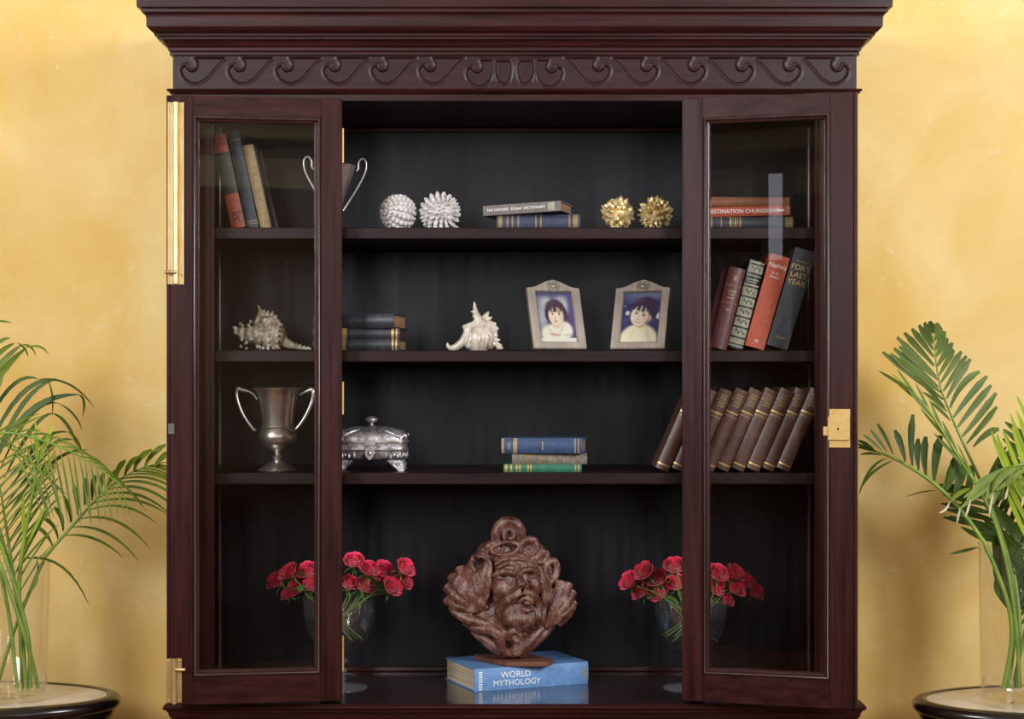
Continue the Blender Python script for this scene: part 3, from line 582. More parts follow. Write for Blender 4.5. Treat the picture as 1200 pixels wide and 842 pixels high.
# ------------------------------------------------------------------ sea shells
def remesh(o, vox, sm=2, f=.5):
    m = o.modifiers.new('remesh', 'REMESH'); m.mode = 'VOXEL'; m.voxel_size = vox; m.use_smooth_shade = True
    if sm: k = o.modifiers.new('smooth', 'SMOOTH'); k.iterations = sm; k.factor = f
    dg = bpy.context.evaluated_depsgraph_get(); me = bpy.data.meshes.new_from_object(o.evaluated_get(dg)); o.modifiers.clear()
    old = o.data; me.name = old.name; o.data = me
    me.polygons.foreach_set('use_smooth', [True]*len(me.polygons)); me.update()
    return o
def shell_left():
    dep = .14; s = S(dep); k = s/10; ox, oy = 260, 340; c = ((ox+58-600)*s, dep, Z2); rs = random.Random(4)
    o = thing('conch_shell', 'frilled brown and cream murex shell lying behind left door', 'shell', c)
    P_ = lambda u, v, d=0: Vector((((ox+u/10)-600)*s-c[0], -d*k, max((690-v)*k, .0035)))
    mb = MB(); E = lambda u, v, d, a, b, e, rot=0: mb.ell(P_(u, v, d), (a*k, e*k, b*k), 20, 12, Matrix.Rotation(R(rot), 3, 'Y'))
    E(600, 530, 0, 165, 155, 140); E(430, 500, -10, 110, 130, 120); E(330, 500, 0, 85, 105, 95); E(235, 475, 0, 62, 80, 72); E(170, 455, 0, 38, 42, 42)
    E(560, 340, -20, 125, 90, 40, 20); mb.tube([P_(690, 560), P_(800, 620), P_(930, 655), P_(1050, 668)], [85*k, 46*k, 24*k, 14*k], 10)
    # flared lip ending in a tall horn and scallops
    mb.tube(smooth_path([P_(400,385,40), P_(440,300,30), P_(455,230,10), P_(420,150,0)]), lerps([34*k, 38*k, 30*k, 8*k], 19), 9)
    for (u, v, tu, tv) in ((500,290,500,205),(545,285,545,215),(590,290,600,220),(630,320,645,270),(655,350,680,330),(690,420,715,370),(700,470,740,440)): mb.tube([P_(u, v, 20), P_((u+tu)/2, (v+tv)/2, 25), P_(tu, tv, 15)], [34*k, 24*k, 11*k], 8)
    for j in range(6):                                # ribs with knobs round the body whorl
        u = 470 + j*52
        for i in range(9):
            a = R(-70 + i*25); v = 530 - 160*math.sin(a); d = 140*math.cos(a)
            if j in (0, 2, 4): mb.ell(P_(u + (i-4)*4, v, d), (17*k, 22*k, 20*k), 7, 5)
    for (u, v, d) in ((340,350,30),(320,395,60),(220,375,20),(250,400,50),(150,420,10),(165,480,40),(240,560,60),(290,600,60),(230,640,40),(290,660,30),(430,640,110),(500,660,110),(560,665,120),(625,660,110),(680,655,100),(440,560,120),(390,470,100),(350,560,80)):
        p = P_(u, v, d); n_ = (p - P_(430, 510, 0)).normalized(); mb.tube([p - n_*14*k, p + n_*8*k, p + n_*26*k], [26*k, 20*k, 7*k], 7)
    for i in range(7): u = 760+i*40; mb.cone(P_(u, 610+i*9), P_(u+rs.uniform(0, 25), 540+i*14), 18*k, 6)
    remesh(obj('body', mb, 'shell', o), .0017, 1, .4)
def shell_right():
    dep = .11; s = S(dep); f_ = 10.52; k = s/f_; ox, oy = 510, 340; c = ((ox+50-600)*s, dep, Z2)
    o = thing('conch_shell', 'pale spiny murex shell standing upright between black books and photo frames', 'shell', c)
    P_ = lambda u, v, d=0: Vector((((ox+u/f_)-600)*s-c[0], -d*k, max((745-v)*k, .006)))
    mb = MB(); E = lambda u, v, d, a, b, e, rot=0: mb.ell(P_(u, v, d), (a*k, e*k, b*k), 20, 12, Matrix.Rotation(R(rot), 3, 'Y'))
    E(540, 600, 0, 160, 190, 150, 8); E(640, 560, -20, 130, 180, 120, -12); E(560, 440, -10, 100, 90, 80); E(450, 650, 0, 110, 90, 110, 20); E(720, 480, 0, 55, 85, 60, -10)
    mb.tube(smooth_path([P_(360,430,20), P_(390,500,30), P_(360,600,30), P_(290,680,20), P_(210,715,10), P_(160,690,0), P_(150,645,0)]), lerps([40*k,42*k,52*k,52*k,40*k,26*k,13*k], 37), 9)
    mb.tube(smooth_path([P_(400,440,20), P_(470,420,20), P_(530,380,10)]), lerps([34*k, 40*k, 50*k], 13), 9)
    mb.tube(smooth_path([P_(540,380,0), P_(505,300,0), P_(490,220,0), P_(482,138,0)]), lerps([62*k,46*k,28*k,9*k], 19), 9)
    for (u, v, tu, tv, r) in ((490,330,460,310,22),(480,270,438,262,18),(600,360,660,265,34),(630,380,700,330,26),(660,420,720,390,24),(720,430,750,400,26),(740,480,785,470,24),(740,550,775,560,22),(740,620,805,610,24),(760,670,830,680,24),(760,700,845,735,26),(700,650,760,690,30),(690,590,730,610,26),(650,520,660,470,26)):
        mb.tube([P_(u, v, 30), P_((u+tu)/2, (v+tv)/2, 35), P_(tu, tv, 25)], [r*1.3*k, r*k, r*.4*k], 8)
    for j in range(7):                                # fine spiral cords over the body
        pts = [P_(420+j*44+14*math.sin(i*.9), 520+i*32, 150*math.sqrt(max(.05, 1-((i-3)/5)**2))*(1-abs(j-3)*.10)) for i in range(7)]; mb.tube(pts, 11*k, 6)
    remesh(obj('body', mb, 'shell_light', o), .0017, 1, .4)
shell_left(); shell_right()

# ------------------------------------------------------------------ picture frames
def painted(parent, w_, h_, fn, name):
    nx, ny = 96, 132; mb = MB().grid(lambda u, v: (lerp(-w_/2, w_/2, u), -.0002, h_*v), nx, ny); o = obj(name, mb, 'photo', parent, weld=False, normals=False)
    ca = o.data.color_attributes.new('Col', 'FLOAT_COLOR', 'POINT'); arr = np.zeros(((nx+1)*(ny+1), 4), np.float32); i = 0
    for j in range(ny+1):
        for k in range(nx+1): arr[i] = [c_*.66 for c_ in fn(k/nx, 1-j/ny)[:3]] + [1]; i += 1
    ca.data.foreach_set('color', arr.ravel()); return o
m = bpy.data.materials.new('photo'); m.use_nodes = True; MATS['photo'] = m
at = m.node_tree.nodes.new('ShaderNodeAttribute'); at.attribute_name = 'Col'; pb = m.node_tree.nodes['Principled BSDF']; m.node_tree.links.new(at.outputs['Color'], pb.inputs['Base Color']); pb.inputs['Roughness'].default_value = .3; pb.inputs['Specular IOR Level'].default_value = .3
def ss(a, b, x): t = min(max((x-a)/(b-a), 0), 1); return t*t*(3-2*t)
def mixc(a, b, t): return tuple(lerp(a[i], b[i], t) for i in range(3)) + (1,)
def inel(u, v, cx, cy, rx, ry, soft=.12, rot=0):
    du, dv = u-cx, (v-cy)*1.38; cr, sr = math.cos(rot), math.sin(rot); a = (du*cr+dv*sr)/rx; b = (-du*sr+dv*cr)/(ry*1.38)
    return 1-ss(1-soft, 1+soft, math.hypot(a, b))
def wig(u, v, a=.012): return (u+a*(math.sin(v*61+u*23)+.6*math.sin(v*97-u*71)), v+a*(math.sin(u*67+v*31)+.6*math.sin(u*113))*.7)
def portrait_toddler(u, v):
    c = mixc(lin('4a3f6c'), lin('8d8b9c'), .5+.5*math.sin(u*11+1.2)*ss(0, .2, v)); c = mixc(c, lin('3f3864'), .8*(1-ss(.02, .12, v)))
    c = mixc(c, lin('c3c6bc'), .85*inel(u, v, .28, .22, .15, .12, .6)); c = mixc(c, lin('c6c8be'), .8*inel(u, v, .72, .26, .17, .16, .6)); c = mixc(c, lin('b9b6ba'), .7*inel(u, v, .12, .5, .12, .2, .7)); c = mixc(c, lin('54477a'), .7*inel(u, v, .95, .35, .09, .4, .6))
    p, q_ = wig(u, v, .005)
    for (cx, cy, rx, ry) in ((.50, .345, .285, .215), (.275, .45, .075, .13), (.745, .45, .085, .15)): c = mixc(c, lin('432338'), inel(p, q_, cx, cy, rx, ry, .16))
    c = mixc(c, lin('6a4a52'), .55*inel(u, v, .40, .235, .16, .05, .8))
    c = mixc(c, lin('e9e0c6'), inel(u, v, .40, .84, .36, .20, .2)); c = mixc(c, lin('ece4cf'), inel(u, v, .70, .76, .22, .17, .25)); c = mixc(c, lin('c9bda2'), .6*inel(u, v, .30, .78, .03, .12, .8, -.4)); c = mixc(c, lin('c4b8a2'), .6*inel(u, v, .62, .74, .03, .1, .8, .5))
    c = mixc(c, lin('dcbc9c'), inel(u, v, .49, .645, .12, .07, .3))
    c = mixc(c, lin('f0dcbf'), inel(u, v, .50, .475, .20, .185, .15)); c = mixc(c, lin('d8b394'), .55*inel(u, v, .645, .49, .07, .15, .8)); c = mixc(c, lin('e4b49a'), .45*inel(u, v, .40, .53, .07, .05, .9))
    fr = inel(p, q_, .50, .31, .235, .085, .2)*(.55+.45*ss(-.3, .3, math.sin(u*52+2*math.sin(u*17)))) ; c = mixc(c, lin('452639'), fr)
    for ex in (.405, .595):
        c = mixc(c, lin('6a4a48'), .7*inel(u, v, ex, .392, .055, .010, .5)); c = mixc(c, lin('f4ece0'), .7*inel(u, v, ex, .436, .042, .018, .3)); c = mixc(c, lin('2c1c24'), .95*inel(u, v, ex+.003, .434, .026, .021, .3)); c = mixc(c, lin('503440'), .7*inel(u, v, ex, .418, .05, .007, .4))
    c = mixc(c, lin('cfa283'), .7*inel(u, v, .465, .49, .012, .05, .8)); c = mixc(c, lin('a9705c'), .7*inel(u, v, .485, .53, .035, .012, .5)); c = mixc(c, lin('b4645c'), .85*inel(u, v, .485, .578, .055, .015, .4)); c = mixc(c, lin('cf9a84'), .5*inel(u, v, .485, .605, .05, .012, .6))
    c = mixc(c, lin('c08a74'), .8*inel(u, v, .43, .85, .15, .025, .5, .1)); c = mixc(c, lin('c99a84'), .6*inel(u, v, .76, .85, .11, .02, .5)); c = mixc(c, lin('e6e0cf'), ss(.905, .925, v))
    return c
def portrait_boy(u, v):
    c = mixc(lin('2b2858'), lin('3a3a6a'), .5+.5*math.sin(u*9+v*13)); c = mixc(c, lin('7b86a2'), .65*inel(u, v, .62, .05, .5, .09, .7)); c = mixc(c, lin('565c86'), .5*inel(u, v, .25, .15, .2, .06, .8))
    c = mixc(c, lin('d2cfc0'), inel(u, v, .13, .41, .055, .042, .3)); c = mixc(c, lin('d2cfc0'), inel(u, v, .97, .47, .06, .06, .3)); c = mixc(c, lin('7c80a0'), .7*inel(u, v, .05, .27, .03, .025, .5))
    c = mixc(c, lin('ebe0be'), inel(u, v, .48, .95, .50, .31, .12)); c = mixc(c, lin('cfc3a0'), .6*inel(u, v, .75, .9, .05, .2, .8, -.3)); c = mixc(c, lin('d8ccaa'), .6*inel(u, v, .3, .85, .04, .12, .8, .3)); c = mixc(c, lin('d6ac90'), inel(u, v, .50, .645, .13, .075, .3))
    p, q_ = wig(u, v, .016)
    for (cx, cy, rx, ry) in ((.62, .27, .32, .19), (.78, .36, .17, .17), (.40, .27, .16, .13)): c = mixc(c, lin('331d40'), inel(p, q_, cx, cy, rx, ry, .14))
    c = mixc(c, lin('6a4a60'), .6*inel(u, v, .42, .17, .16, .05, .8, -.3))
    c = mixc(c, lin('c99680'), inel(u, v, .735, .515, .06, .06, .3)); c = mixc(c, lin('f0dcc2'), inel(u, v, .46, .465, .235, .20, .12, .22)); c = mixc(c, lin('d9b096'), .6*inel(u, v, .62, .53, .09, .13, .8)); c = mixc(c, lin('e8bca2'), .4*inel(u, v, .36, .53, .07, .05, .9))
    fr = inel(p, q_, .50, .285, .26, .10, .2, .22)*(.5+.5*ss(-.4, .2, math.sin(u*46+v*22))); c = mixc(c, lin('382044'), fr)
    for ex, ey in ((.37, .425), (.57, .462)):
        c = mixc(c, lin('5a3c40'), .75*inel(u, v, ex, ey-.035, .06, .010, .5, .2)); c = mixc(c, lin('2f1e2a'), .95*inel(u, v, ex, ey, .032, .017, .4, .2)); c = mixc(c, lin('6a4a4c'), .6*inel(u, v, ex, ey-.008, .055, .010, .5, .2))
    c = mixc(c, lin('cfa082'), .7*inel(u, v, .435, .50, .015, .045, .8, .2)); c = mixc(c, lin('ad765f'), .7*inel(u, v, .435, .545, .04, .012, .5, .2)); c = mixc(c, lin('9a5048'), .8*inel(u, v, .42, .597, .085, .018, .4, .18)); c = mixc(c, lin('f4ece0'), .7*inel(u, v, .42, .592, .055, .008, .4, .18))
    return c
def frame(label, pxl, py, yaw, fn, photolabel):
    dep = .09; s = S(dep); w_, h_, ar = .137, .158, .020
    loc = ((pxl-600)*s, dep, Z2+.0045)
    o = thing('picture_frame', label, 'picture frame', loc, (R(-19), 0, R(yaw)), 'pewter picture frames on the middle shelf')
    top = []
    for i in range(25):
        x = lerp(-w_/2, w_/2, i/24); a = abs(x)/(w_/2); z = h_ + ar*(0 if a > .96 else (.5+.5*math.cos(math.pi*min(a/.92, 1)))); top.append((x, z))
    outl = [(-w_/2, 0), (w_/2, 0)] + top[::-1]
    iw, z0, z1 = .092, .019, .146; t = .012
    # front ring between outline and picture opening, matching vertex counts
    n = 96
    def resample(poly, n):
        p = poly + [poly[0]]; d = [0]
        for a, b in zip(p, p[1:]): d.append(d[-1] + math.hypot(b[0]-a[0], b[1]-a[1]))
        return [(np.interp(q_*d[-1]/n, d, [a[0] for a in p]), np.interp(q_*d[-1]/n, d, [a[1] for a in p])) for q_ in range(n)]
    def radial(poly, cx, cz, n):
        out = []
        for k in range(n):
            a = 2*math.pi*k/n; dx, dz = math.cos(a), math.sin(a); best = 0
            for (ax, az), (bx, bz) in zip(poly, poly[1:]+[poly[0]]):
                ex, ez = bx-ax, bz-az; det = dx*ez-dz*ex
                if abs(det) < 1e-12: continue
                tt = ((ax-cx)*ez-(az-cz)*ex)/det; uu = ((ax-cx)*dz-(az-cz)*dx)/det
                if tt > 0 and -1e-6 <= uu <= 1+1e-6: best = max(best, tt)
            out.append((cx+dx*best, cz+dz*best))
        return out
    n = 160; cx, cz = 0, (z0+z1)/2
    rings = []
    for poly, y in ((outl, t), (outl, .002), ([(x*.975, .003+(z)*.972) for x, z in outl], 0), ([(-iw/2-.003, z0-.003), (iw/2+.003, z0-.003), (iw/2+.003, z1+.003), (-iw/2-.003, z1+.003)], 0), ([(-iw/2, z0), (iw/2, z0), (iw/2, z1), (-iw/2, z1)], .004), ([(-iw/2, z0), (iw/2, z0), (iw/2, z1), (-iw/2, z1)], t)):
        rings.append([(x, y, z) for x, z in radial(poly, cx, cz, n)])
    mb = MB()
    for r_ in rings: mb.v += r_
    for i in range(len(rings)):
        j = (i+1) % len(rings)
        for k in range(n): mb.f.append((i*n+k, i*n+(k+1) % n, j*n+(k+1) % n, j*n+k))
    obj('frame', mb, 'pewter', o, smooth=30)
    mb = MB(); cm = (0, -.0005, h_+.0035)
    for rr in (.0155, .011): mb.tube([(cm[0]+rr*math.cos(a), cm[1], cm[2]+rr*.92*math.sin(a)) for a in np.linspace(0, 2*math.pi, 29)], .0014, 7, caps=False)
    mb.ell(cm, (.0065, .0025, .0055), 12, 8)
    for k in range(8): a = k*math.pi/4; mb.ell((.0085*math.cos(a), -.0005, cm[2]+.008*math.sin(a)), (.0024, .0016, .0024), 8, 5)
    obj('medallion', mb, 'pewter', o, smooth=60)
    ph = painted(o, iw, z1-z0, fn, 'photograph'); ph.location = (0, .0065, z0); ph['label'] = photolabel
    obj('backing', MB().box(-iw/2-.004, iw/2+.004, .0075, .0105, z0-.004, z1+.004), 'black', o)
    a = R(19); leg = [(-.02, 0), (.02, 0), (.014, .10), (-.014, .10)]
    mb = MB().add([(x, .0105+.058*(1-z/.10)*1.0, z) for x, z in leg] + [(x, .0125+.058*(1-z/.10), z) for x, z in leg], [(0,1,2,3),(7,6,5,4),(0,4,5,1),(1,5,6,2),(2,6,7,3),(3,7,4,0)])
    mb.v = [(x, y, z + (y*math.tan(a)-.0046/math.cos(a))*(1 if z < .05 else 0)) for x, y, z in mb.v]
    obj('easel_leg', mb, 'black', o)
frame('pewter photo frame of a toddler in pale top, the left frame', 657.5, 410, 20, portrait_toddler, 'colour photograph of a toddler with a dark fringe')
frame('pewter photo frame of a smiling boy in cream top, nearest right door', 746.5, 410, -20, portrait_boy, 'colour photograph of a child with dark tousled hair')

# ------------------------------------------------------------------ silver casket
def casket():
    dep = .13; s = S(dep); k = s/9.35; cx = (435.3-600)*s; o = thing('trinket_casket', 'ornate silver footed casket with knobbed lid beside left door', 'box', (cx, dep, Z3))
    zz = lambda y: (768-y)*k; hx, hy = 402*k, 250*k
    def sup(r, z, ex=.42, n=72, fx=1, fy=1):
        out = []
        for i in range(n):
            a = 2*math.pi*i/n; c_, s_ = math.cos(a), math.sin(a)
            out.append((math.copysign(abs(c_)**ex, c_)*(hx*fx-(hx*(1-r))), math.copysign(abs(s_)**ex, s_)*(hy*fy-(hx*(1-r))), z))
        return out
    def loft(rows):
        mb = MB(); n = len(rows[0])
        for r_ in rows: mb.v += r_
        for i in range(len(rows)-1):
            for j in range(n): mb.f.append((i*n+j, i*n+(j+1) % n, (i+1)*n+(j+1) % n, (i+1)*n+j))
        mb.f.append(tuple(range(n))[::-1]); mb.f.append(tuple((len(rows)-1)*n+j for j in range(n))); return mb
    rows = [sup(.80, zz(648)), sup(.90, zz(630)), sup(.955, zz(600)), sup(.97, zz(560)), sup(.975, zz(546)), sup(1.0, zz(544)), sup(1.0, zz(532)), sup(.972, zz(530)), sup(.97, zz(500)), sup(.97, zz(488))]
    mb = loft(rows); rs = random.Random(3)
    for j in range(44):
        a = 2*math.pi*j/44; c_, s_ = math.cos(a), math.sin(a)
        x, y = math.copysign(abs(c_)**.42, c_)*hx*.965, math.copysign(abs(s_)**.42, s_)*(hy-.035*hx)
        mb.ell((x, y, zz(590+14*(j % 2))), (15*k, 13*k, (20+9*(j % 3))*k), 8, 6)
    obj('body', mb, 'silver_chased', o, smooth=45)
    rows = [sup(.97, zz(487)), sup(.972, zz(462)), sup(1.0, zz(458)), sup(1.0, zz(440)), sup(.975, zz(436)), sup(.97, zz(410)), sup(.95, zz(375)), sup(.88, zz(335)), sup(.82, zz(322)), sup(.7, zz(314), fx=1), sup(.58, zz(296), .6), sup(.42, zz(284), .8)]
    mb = loft(rows)
    for j in range(14):                               # raised foliage on the lid front and back
        u = -360+j*52 if j < 14 else 0
        for sy in (-1, 1):
            y = sy*(hy-60*k-abs(u)*.02*k)
            pts = smooth_path([(u*k, y-sy*0, zz(405)), ((u+18)*k, y*.97, zz(375)), ((u+ (40 if u < 0 else -12))*k, y*.88, zz(345+12*(j % 2)))], 4); mb.tube(pts, lerps([16*k, 20*k, 9*k], len(pts)), 8)
            mb.ell(((u+20)*k, y*1.02, zz(398+8*(j % 2))), (15*k, 12*k, 13*k), 8, 6)
    for sx in (-1, 1):
        pts = smooth_path([(sx*120*k, -hy*.62, zz(318)), (sx*200*k, -hy*.78, zz(340)), (sx*290*k, -hy*.88, zz(378)), (sx*355*k, -hy*.86, zz(405))], 4); mb.tube(pts, lerps([14*k, 22*k, 22*k, 10*k], len(pts)), 8)
    for sy in (-1, 1):
        for j in range(9):
            u = -330+j*82; y0 = sy*(hy-22*k)
            pts = smooth_path([(u*k, y0, zz(420)), ((u+26)*k, y0-sy*14*k, zz(392)), ((u+58)*k, y0-sy*30*k, zz(372)), ((u+70)*k, y0-sy*20*k, zz(395)), ((u+52)*k, y0-sy*8*k, zz(404))], 4)
            mb.tube(pts, lerps([8*k, 12*k, 12*k, 10*k, 6*k], len(pts)), 7)
    obj('lid', mb, 'silver_chased', o, smooth=45)
    for (ya, yb2) in ((461, 437), (547, 529)):
        obj('rim', loft([sup(.97, zz(ya)), sup(1.005, zz(ya-1)), sup(1.018, zz((ya+yb2)/2)), sup(1.005, zz(yb2+1)), sup(.97, zz(yb2))]), 'silver_bright', o, smooth=60)
    obj('knob', MB().lathe([(0, zz(285)), (45*k, zz(284)), (24*k, zz(268)), (18*k, zz(252)), (40*k, zz(240)), (70*k, zz(222)), (72*k, zz(206)), (50*k, zz(186)), (20*k, zz(172)), (0, zz(168))], 24), 'silver_chased', o, smooth=60)
    mb = MB().box(-58*k, 58*k, -hy-10*k, -hy+30*k, zz(488), zz(425)); mb.box(-44*k, 44*k, -hy-17*k, -hy, zz(480), zz(440))
    pts = [(-20, 492), (20, 492), (48, 530), (56, 570), (40, 605), (18, 635), (0, 645), (-18, 635), (-40, 605), (-56, 570), (-48, 530)]
    mb.prism([(x*k, zz(y)) for x, y in pts], -hy-14*k, -hy+20*k, 'y'); mb.ell((0, -hy-14*k, zz(570)), (22*k, 14*k, 26*k), 10, 8)
    obj('clasp', mb, 'silver_bright', o, bevel=.0006)
    for sx in (-1, 1):
        for sy in (-1, 1):
            mb = MB(); x0, y0 = sx*300*k, sy*(hy-70*k)
            pts = [(x0-sx*110*k, y0-sy*0, zz(652)), (x0-sx*40*k, y0+sy*10*k, zz(645)), (x0+sx*60*k, y0+sy*10*k, zz(650)), (x0+sx*62*k, y0+sy*14*k, zz(700)), (x0+sx*64*k, y0+sy*20*k, 0), (x0+sx*10*k, y0+sy*20*k, 0), (x0-sx*20*k, y0+sy*14*k, zz(730)), (x0-sx*70*k, y0+sy*6*k, zz(690))]
            mb.add([(p[0], p[1]-14*k, p[2]) for p in pts] + [(p[0], p[1]+14*k, p[2]) for p in pts], [tuple(range(8)), tuple(range(15, 7, -1))] + [(i, (i+1) % 8, 8+(i+1) % 8, 8+i) for i in range(8)])
            for q_ in range(4): mb.tube([(x0-sx*(90-40*q_)*k, y0-14*k, zz(655)), (x0-sx*(50-38*q_)*k, y0-17*k, zz(700)), (x0-sx*(-10-20*q_)*k, y0-10*k, zz(755))], [16*k, 14*k, 8*k], 6)
            obj('foot', mb, 'silver_chased', o, smooth=50)
casket()

# ------------------------------------------------------------------ carved head
def bust():
    s = S(.22); k = s/4.21
    base = Vector((.004, .25, ZB+.0006+.055+.0005)); o = thing('carved_head', 'carved brown wooden bearded head among curling leaves on the blue book', 'sculpture', base)
    z0 = 15                                           # plinth thickness in zoom units
    P_ = lambda u, v, d=0: Vector(((u-392)*k, -d*k, (772-v)*k))
    mb = MB()
    def E(u, v, d, a, b, e, rot=0, ry=0): mb.ell(P_(u, v, d), (a*k, e*k, b*k), 22, 14, Matrix.Rotation(R(rot), 3, 'Y') @ Matrix.Rotation(R(ry), 3, 'Z'))
    def T_(pts, rad, n=9): q_ = smooth_path([P_(*p) for p in pts], 5); mb.tube(q_, [r*k for r in lerps(rad, len(q_))], n)
    # mass of the block: diamond tapering to the foot
    E(385, 560, 0, 235, 130, 105); E(390, 660, 0, 120, 105, 75); E(390, 715, 0, 55, 58, 45); E(250, 560, 10, 120, 90, 80, 35); E(540, 555, 10, 110, 80, 80, -38)
    E(390, 420, -30, 210, 230, 105); E(385, 260, -30, 110, 130, 80)
    # head
    E(400, 400, 40, 128, 175, 120); E(392, 300, 50, 105, 75, 85); E(415, 520, 75, 118, 95, 95); E(440, 560, 85, 85, 55, 75)
    E(335, 405, 112, 48, 52, 48, 15); E(492, 390, 105, 36, 52, 46, -12)                       # cheeks
    T_([(296,345,118),(330,322,150),(375,322,156),(402,338,150)], [12,17,18,10]); T_([(432,322,152),(462,308,152),(498,318,128),(512,338,100)], [10,16,15,10])   # brows
    E(340, 355, 128, 36, 15, 26, 8); E(478, 348, 124, 30, 14, 26, -12)                        # closed lids
    T_([(304,362,128),(340,372,146),(376,362,138)], [4,7,4]); T_([(452,356,140),(480,364,142),(506,352,118)], [4,7,4])
    T_([(412,285,132),(414,325,155),(422,360,178),(432,388,196)], [15,18,22,26]); E(410, 396, 176, 19, 15, 24); E(455, 388, 174, 18, 15, 24)   # nose
    T_([(300,290,112),(350,262,124),(400,258,128),(450,265,120)], [8,10,10,8]); T_([(310,305,120),(360,284,134),(400,285,136)], [5,7,6])           # forehead folds
    # moustache, open mouth, beard
    T_([(432,415,182),(395,430,182),(358,462,168),(335,505,140),(330,548,115)], [16,22,22,18,8]); T_([(440,412,182),(478,425,176),(508,462,150),(520,515,120),(520,560,95)], [14,20,20,16,8])
    T_([(418,470,172),(440,448,178),(470,452,174),(486,478,165)], [9,12,12,8]); E(455, 470, 160, 26, 14, 20, 20); T_([(425,488,172),(452,505,182),(484,500,172)], [11,17,11])
    for j in range(13):
        a = j/12; u0 = 330+a*190; T_([(u0,505+18*math.sin(a*3.1),128+34*math.sin(a*3.14)),(u0+6-8*a,545+16*math.sin(a*3.1),128+42*math.sin(a*3.14)),(lerp(352,520,a)+4*(j % 2),592+14*math.sin(a*3.1)+5*(j % 3),92+48*math.sin(a*3.14))], [12,12,5], 7)
    # hair at the sides
    for j in range(5): T_([(262-j*3,270+j*12,95-j*8),(250-j*10,340,104-j*6),(236-j*8,430,98-j*4),(222+j*11,522-j*3,82)], [13,18,20,9])
    for j in range(5): T_([(520+j*7,300,80-j*8),(535+j*8,380,84-j*8),(540+j*6,470,78-j*4),(538-j*3,570-j*8,66)], [10,14,15,8])
    # leaves left and right
    def leaf(pts, rad, veins):
        T_(pts, rad, 12)
        for v_ in veins: T_(v_, [6]*(len(v_)-1)+[3], 7)
    for (x, y, d, r) in ((62,470,40,20),(66,405,44,24),(88,350,46,24),(128,312,48,24),(172,322,48,20),(198,362,56,15)):
        T_([(214,520,92),(lerp(214,x,.45)-14,lerp(520,y,.5),104),(x,y,d)], [14, r*1.35, r*1.25], 10)
    E(140, 430, 10, 78, 105, 60, 10); T_([(120,400,96),(112,365,92),(138,348,88),(160,368,92),(150,395,98),(132,392,100)], [12,14,14,12,10,6])
    T_([(84,500,50),(120,535,78),(175,560,94),(230,575,100),(285,595,100)], [20,26,30,26,16]); T_([(75,455,66),(110,455,92),(150,490,98),(185,530,96)], [14,16,16,10])
    for (x, y, d, r) in ((690,480,34,20),(684,428,38,22),(662,388,42,22),(628,378,46,20),(600,418,54,17),(588,470,62,14)):
        T_([(552,600,80),(lerp(552,x,.5)+8,lerp(600,y,.5),88),(x,y,d)], [14, r*1.3, r*1.25], 10)
    E(625, 480, 5, 60, 88, 50, -12); T_([(615,530,92),(640,480,92),(660,430,76)], [9,13,9]); T_([(690,500,40),(655,545,60),(610,590,66)], [18,22,18])
    # lower scrolls
    T_([(150,575,60),(215,605,92),(285,612,108),(320,640,108),(310,690,92)], [20,30,30,28,18]); T_([(190,620,50),(250,660,76),(310,705,84),(360,745,60)], [18,28,30,20])
    T_([(350,610,112),(332,660,112),(335,705,98),(370,735,78)], [16,22,24,18]); E(400, 640, 86, 44, 48, 36); T_([(365,660,110),(375,620,122),(410,612,122),(425,640,118),(408,665,116),(390,650,118)], [12,16,16,14,12,8])
    T_([(345,735,70),(400,715,96),(455,680,92),(505,630,76),(555,590,62)], [18,30,28,24,14]); T_([(420,745,46),(470,700,66),(540,640,60),(600,580,46)], [16,22,22,14])
    # crown: tall lobe, tendril rings, curls
    T_([(308,190,20),(306,145,24),(328,100,24),(368,84,24),(408,100,24),(426,145,22),(420,195,18)], [24,28,28,28,28,28,24], 12); E(366, 150, 0, 50, 62, 30); T_([(350,185,44),(346,140,46),(370,118,46),(392,135,46),(388,165,46),(368,165,46)], [10,12,12,12,10,6])
    def ring(u, v, d, a, b, r, rot=0):
        pts = []
        for i in range(25):
            t = 2*math.pi*i/24; x, y = a*math.cos(t), b*math.sin(t); c_, s_ = math.cos(R(rot)), math.sin(R(rot)); pts.append(P_(u+x*c_-y*s_, v+x*s_+y*c_, d))
        mb.tube(pts, r*k, 9, caps=False)
    ring(352, 212, 92, 68, 30, 10, -8); ring(320, 206, 84, 24, 26, 8); ring(226, 284, 70, 46, 38, 13, -38); ring(468, 206, 66, 44, 36, 11, 25); ring(470, 208, 62, 22, 20, 8); ring(522, 252, 56, 34, 30, 11, 40); ring(578, 312, 44, 32, 44, 11, 20)
    T_([(190,250,70),(215,250,92),(250,256,98),(274,290,100),(272,360,104),(262,430,104),(240,500,92)], [7,10,12,13,15,15,8]); T_([(180,300,52),(192,268,66),(188,246,70)], [14,10,5])
    T_([(262,238,78),(262,205,84),(290,188,84),(312,178,80)], [12,16,16,12]); T_([(420,230,84),(432,190,82),(455,170,74),(492,172,62),(512,205,54)], [14,18,18,18,14]); T_([(500,270,66),(530,235,58),(556,240,50),(560,280,54)], [14,18,16,12])
    T_([(545,330,60),(560,290,52),(590,278,44),(606,310,40),(600,355,44),(575,385,52),(565,360,60)], [16,18,18,18,16,14,9]); E(300, 235, 30, 90, 60, 50); E(480, 250, 20, 85, 70, 50, 25); E(555, 330, 0, 50, 70, 42); E(210, 330, 0, 60, 80, 40, 12)
    b = obj('head', mb, 'carved_wood', o); remesh(b, .0017, 1, .3)
    from mathutils import noise as NZ                 # chisel marks
    vs_ = b.data.vertices; n_ = len(vs_); co = np.empty(n_*3); no = np.empty(n_*3); vs_.foreach_get('co', co); b.data.vertex_normals.foreach_get('vector', no)
    co = co.reshape(-1, 3); no = no.reshape(-1, 3); dsp = np.empty(n_)
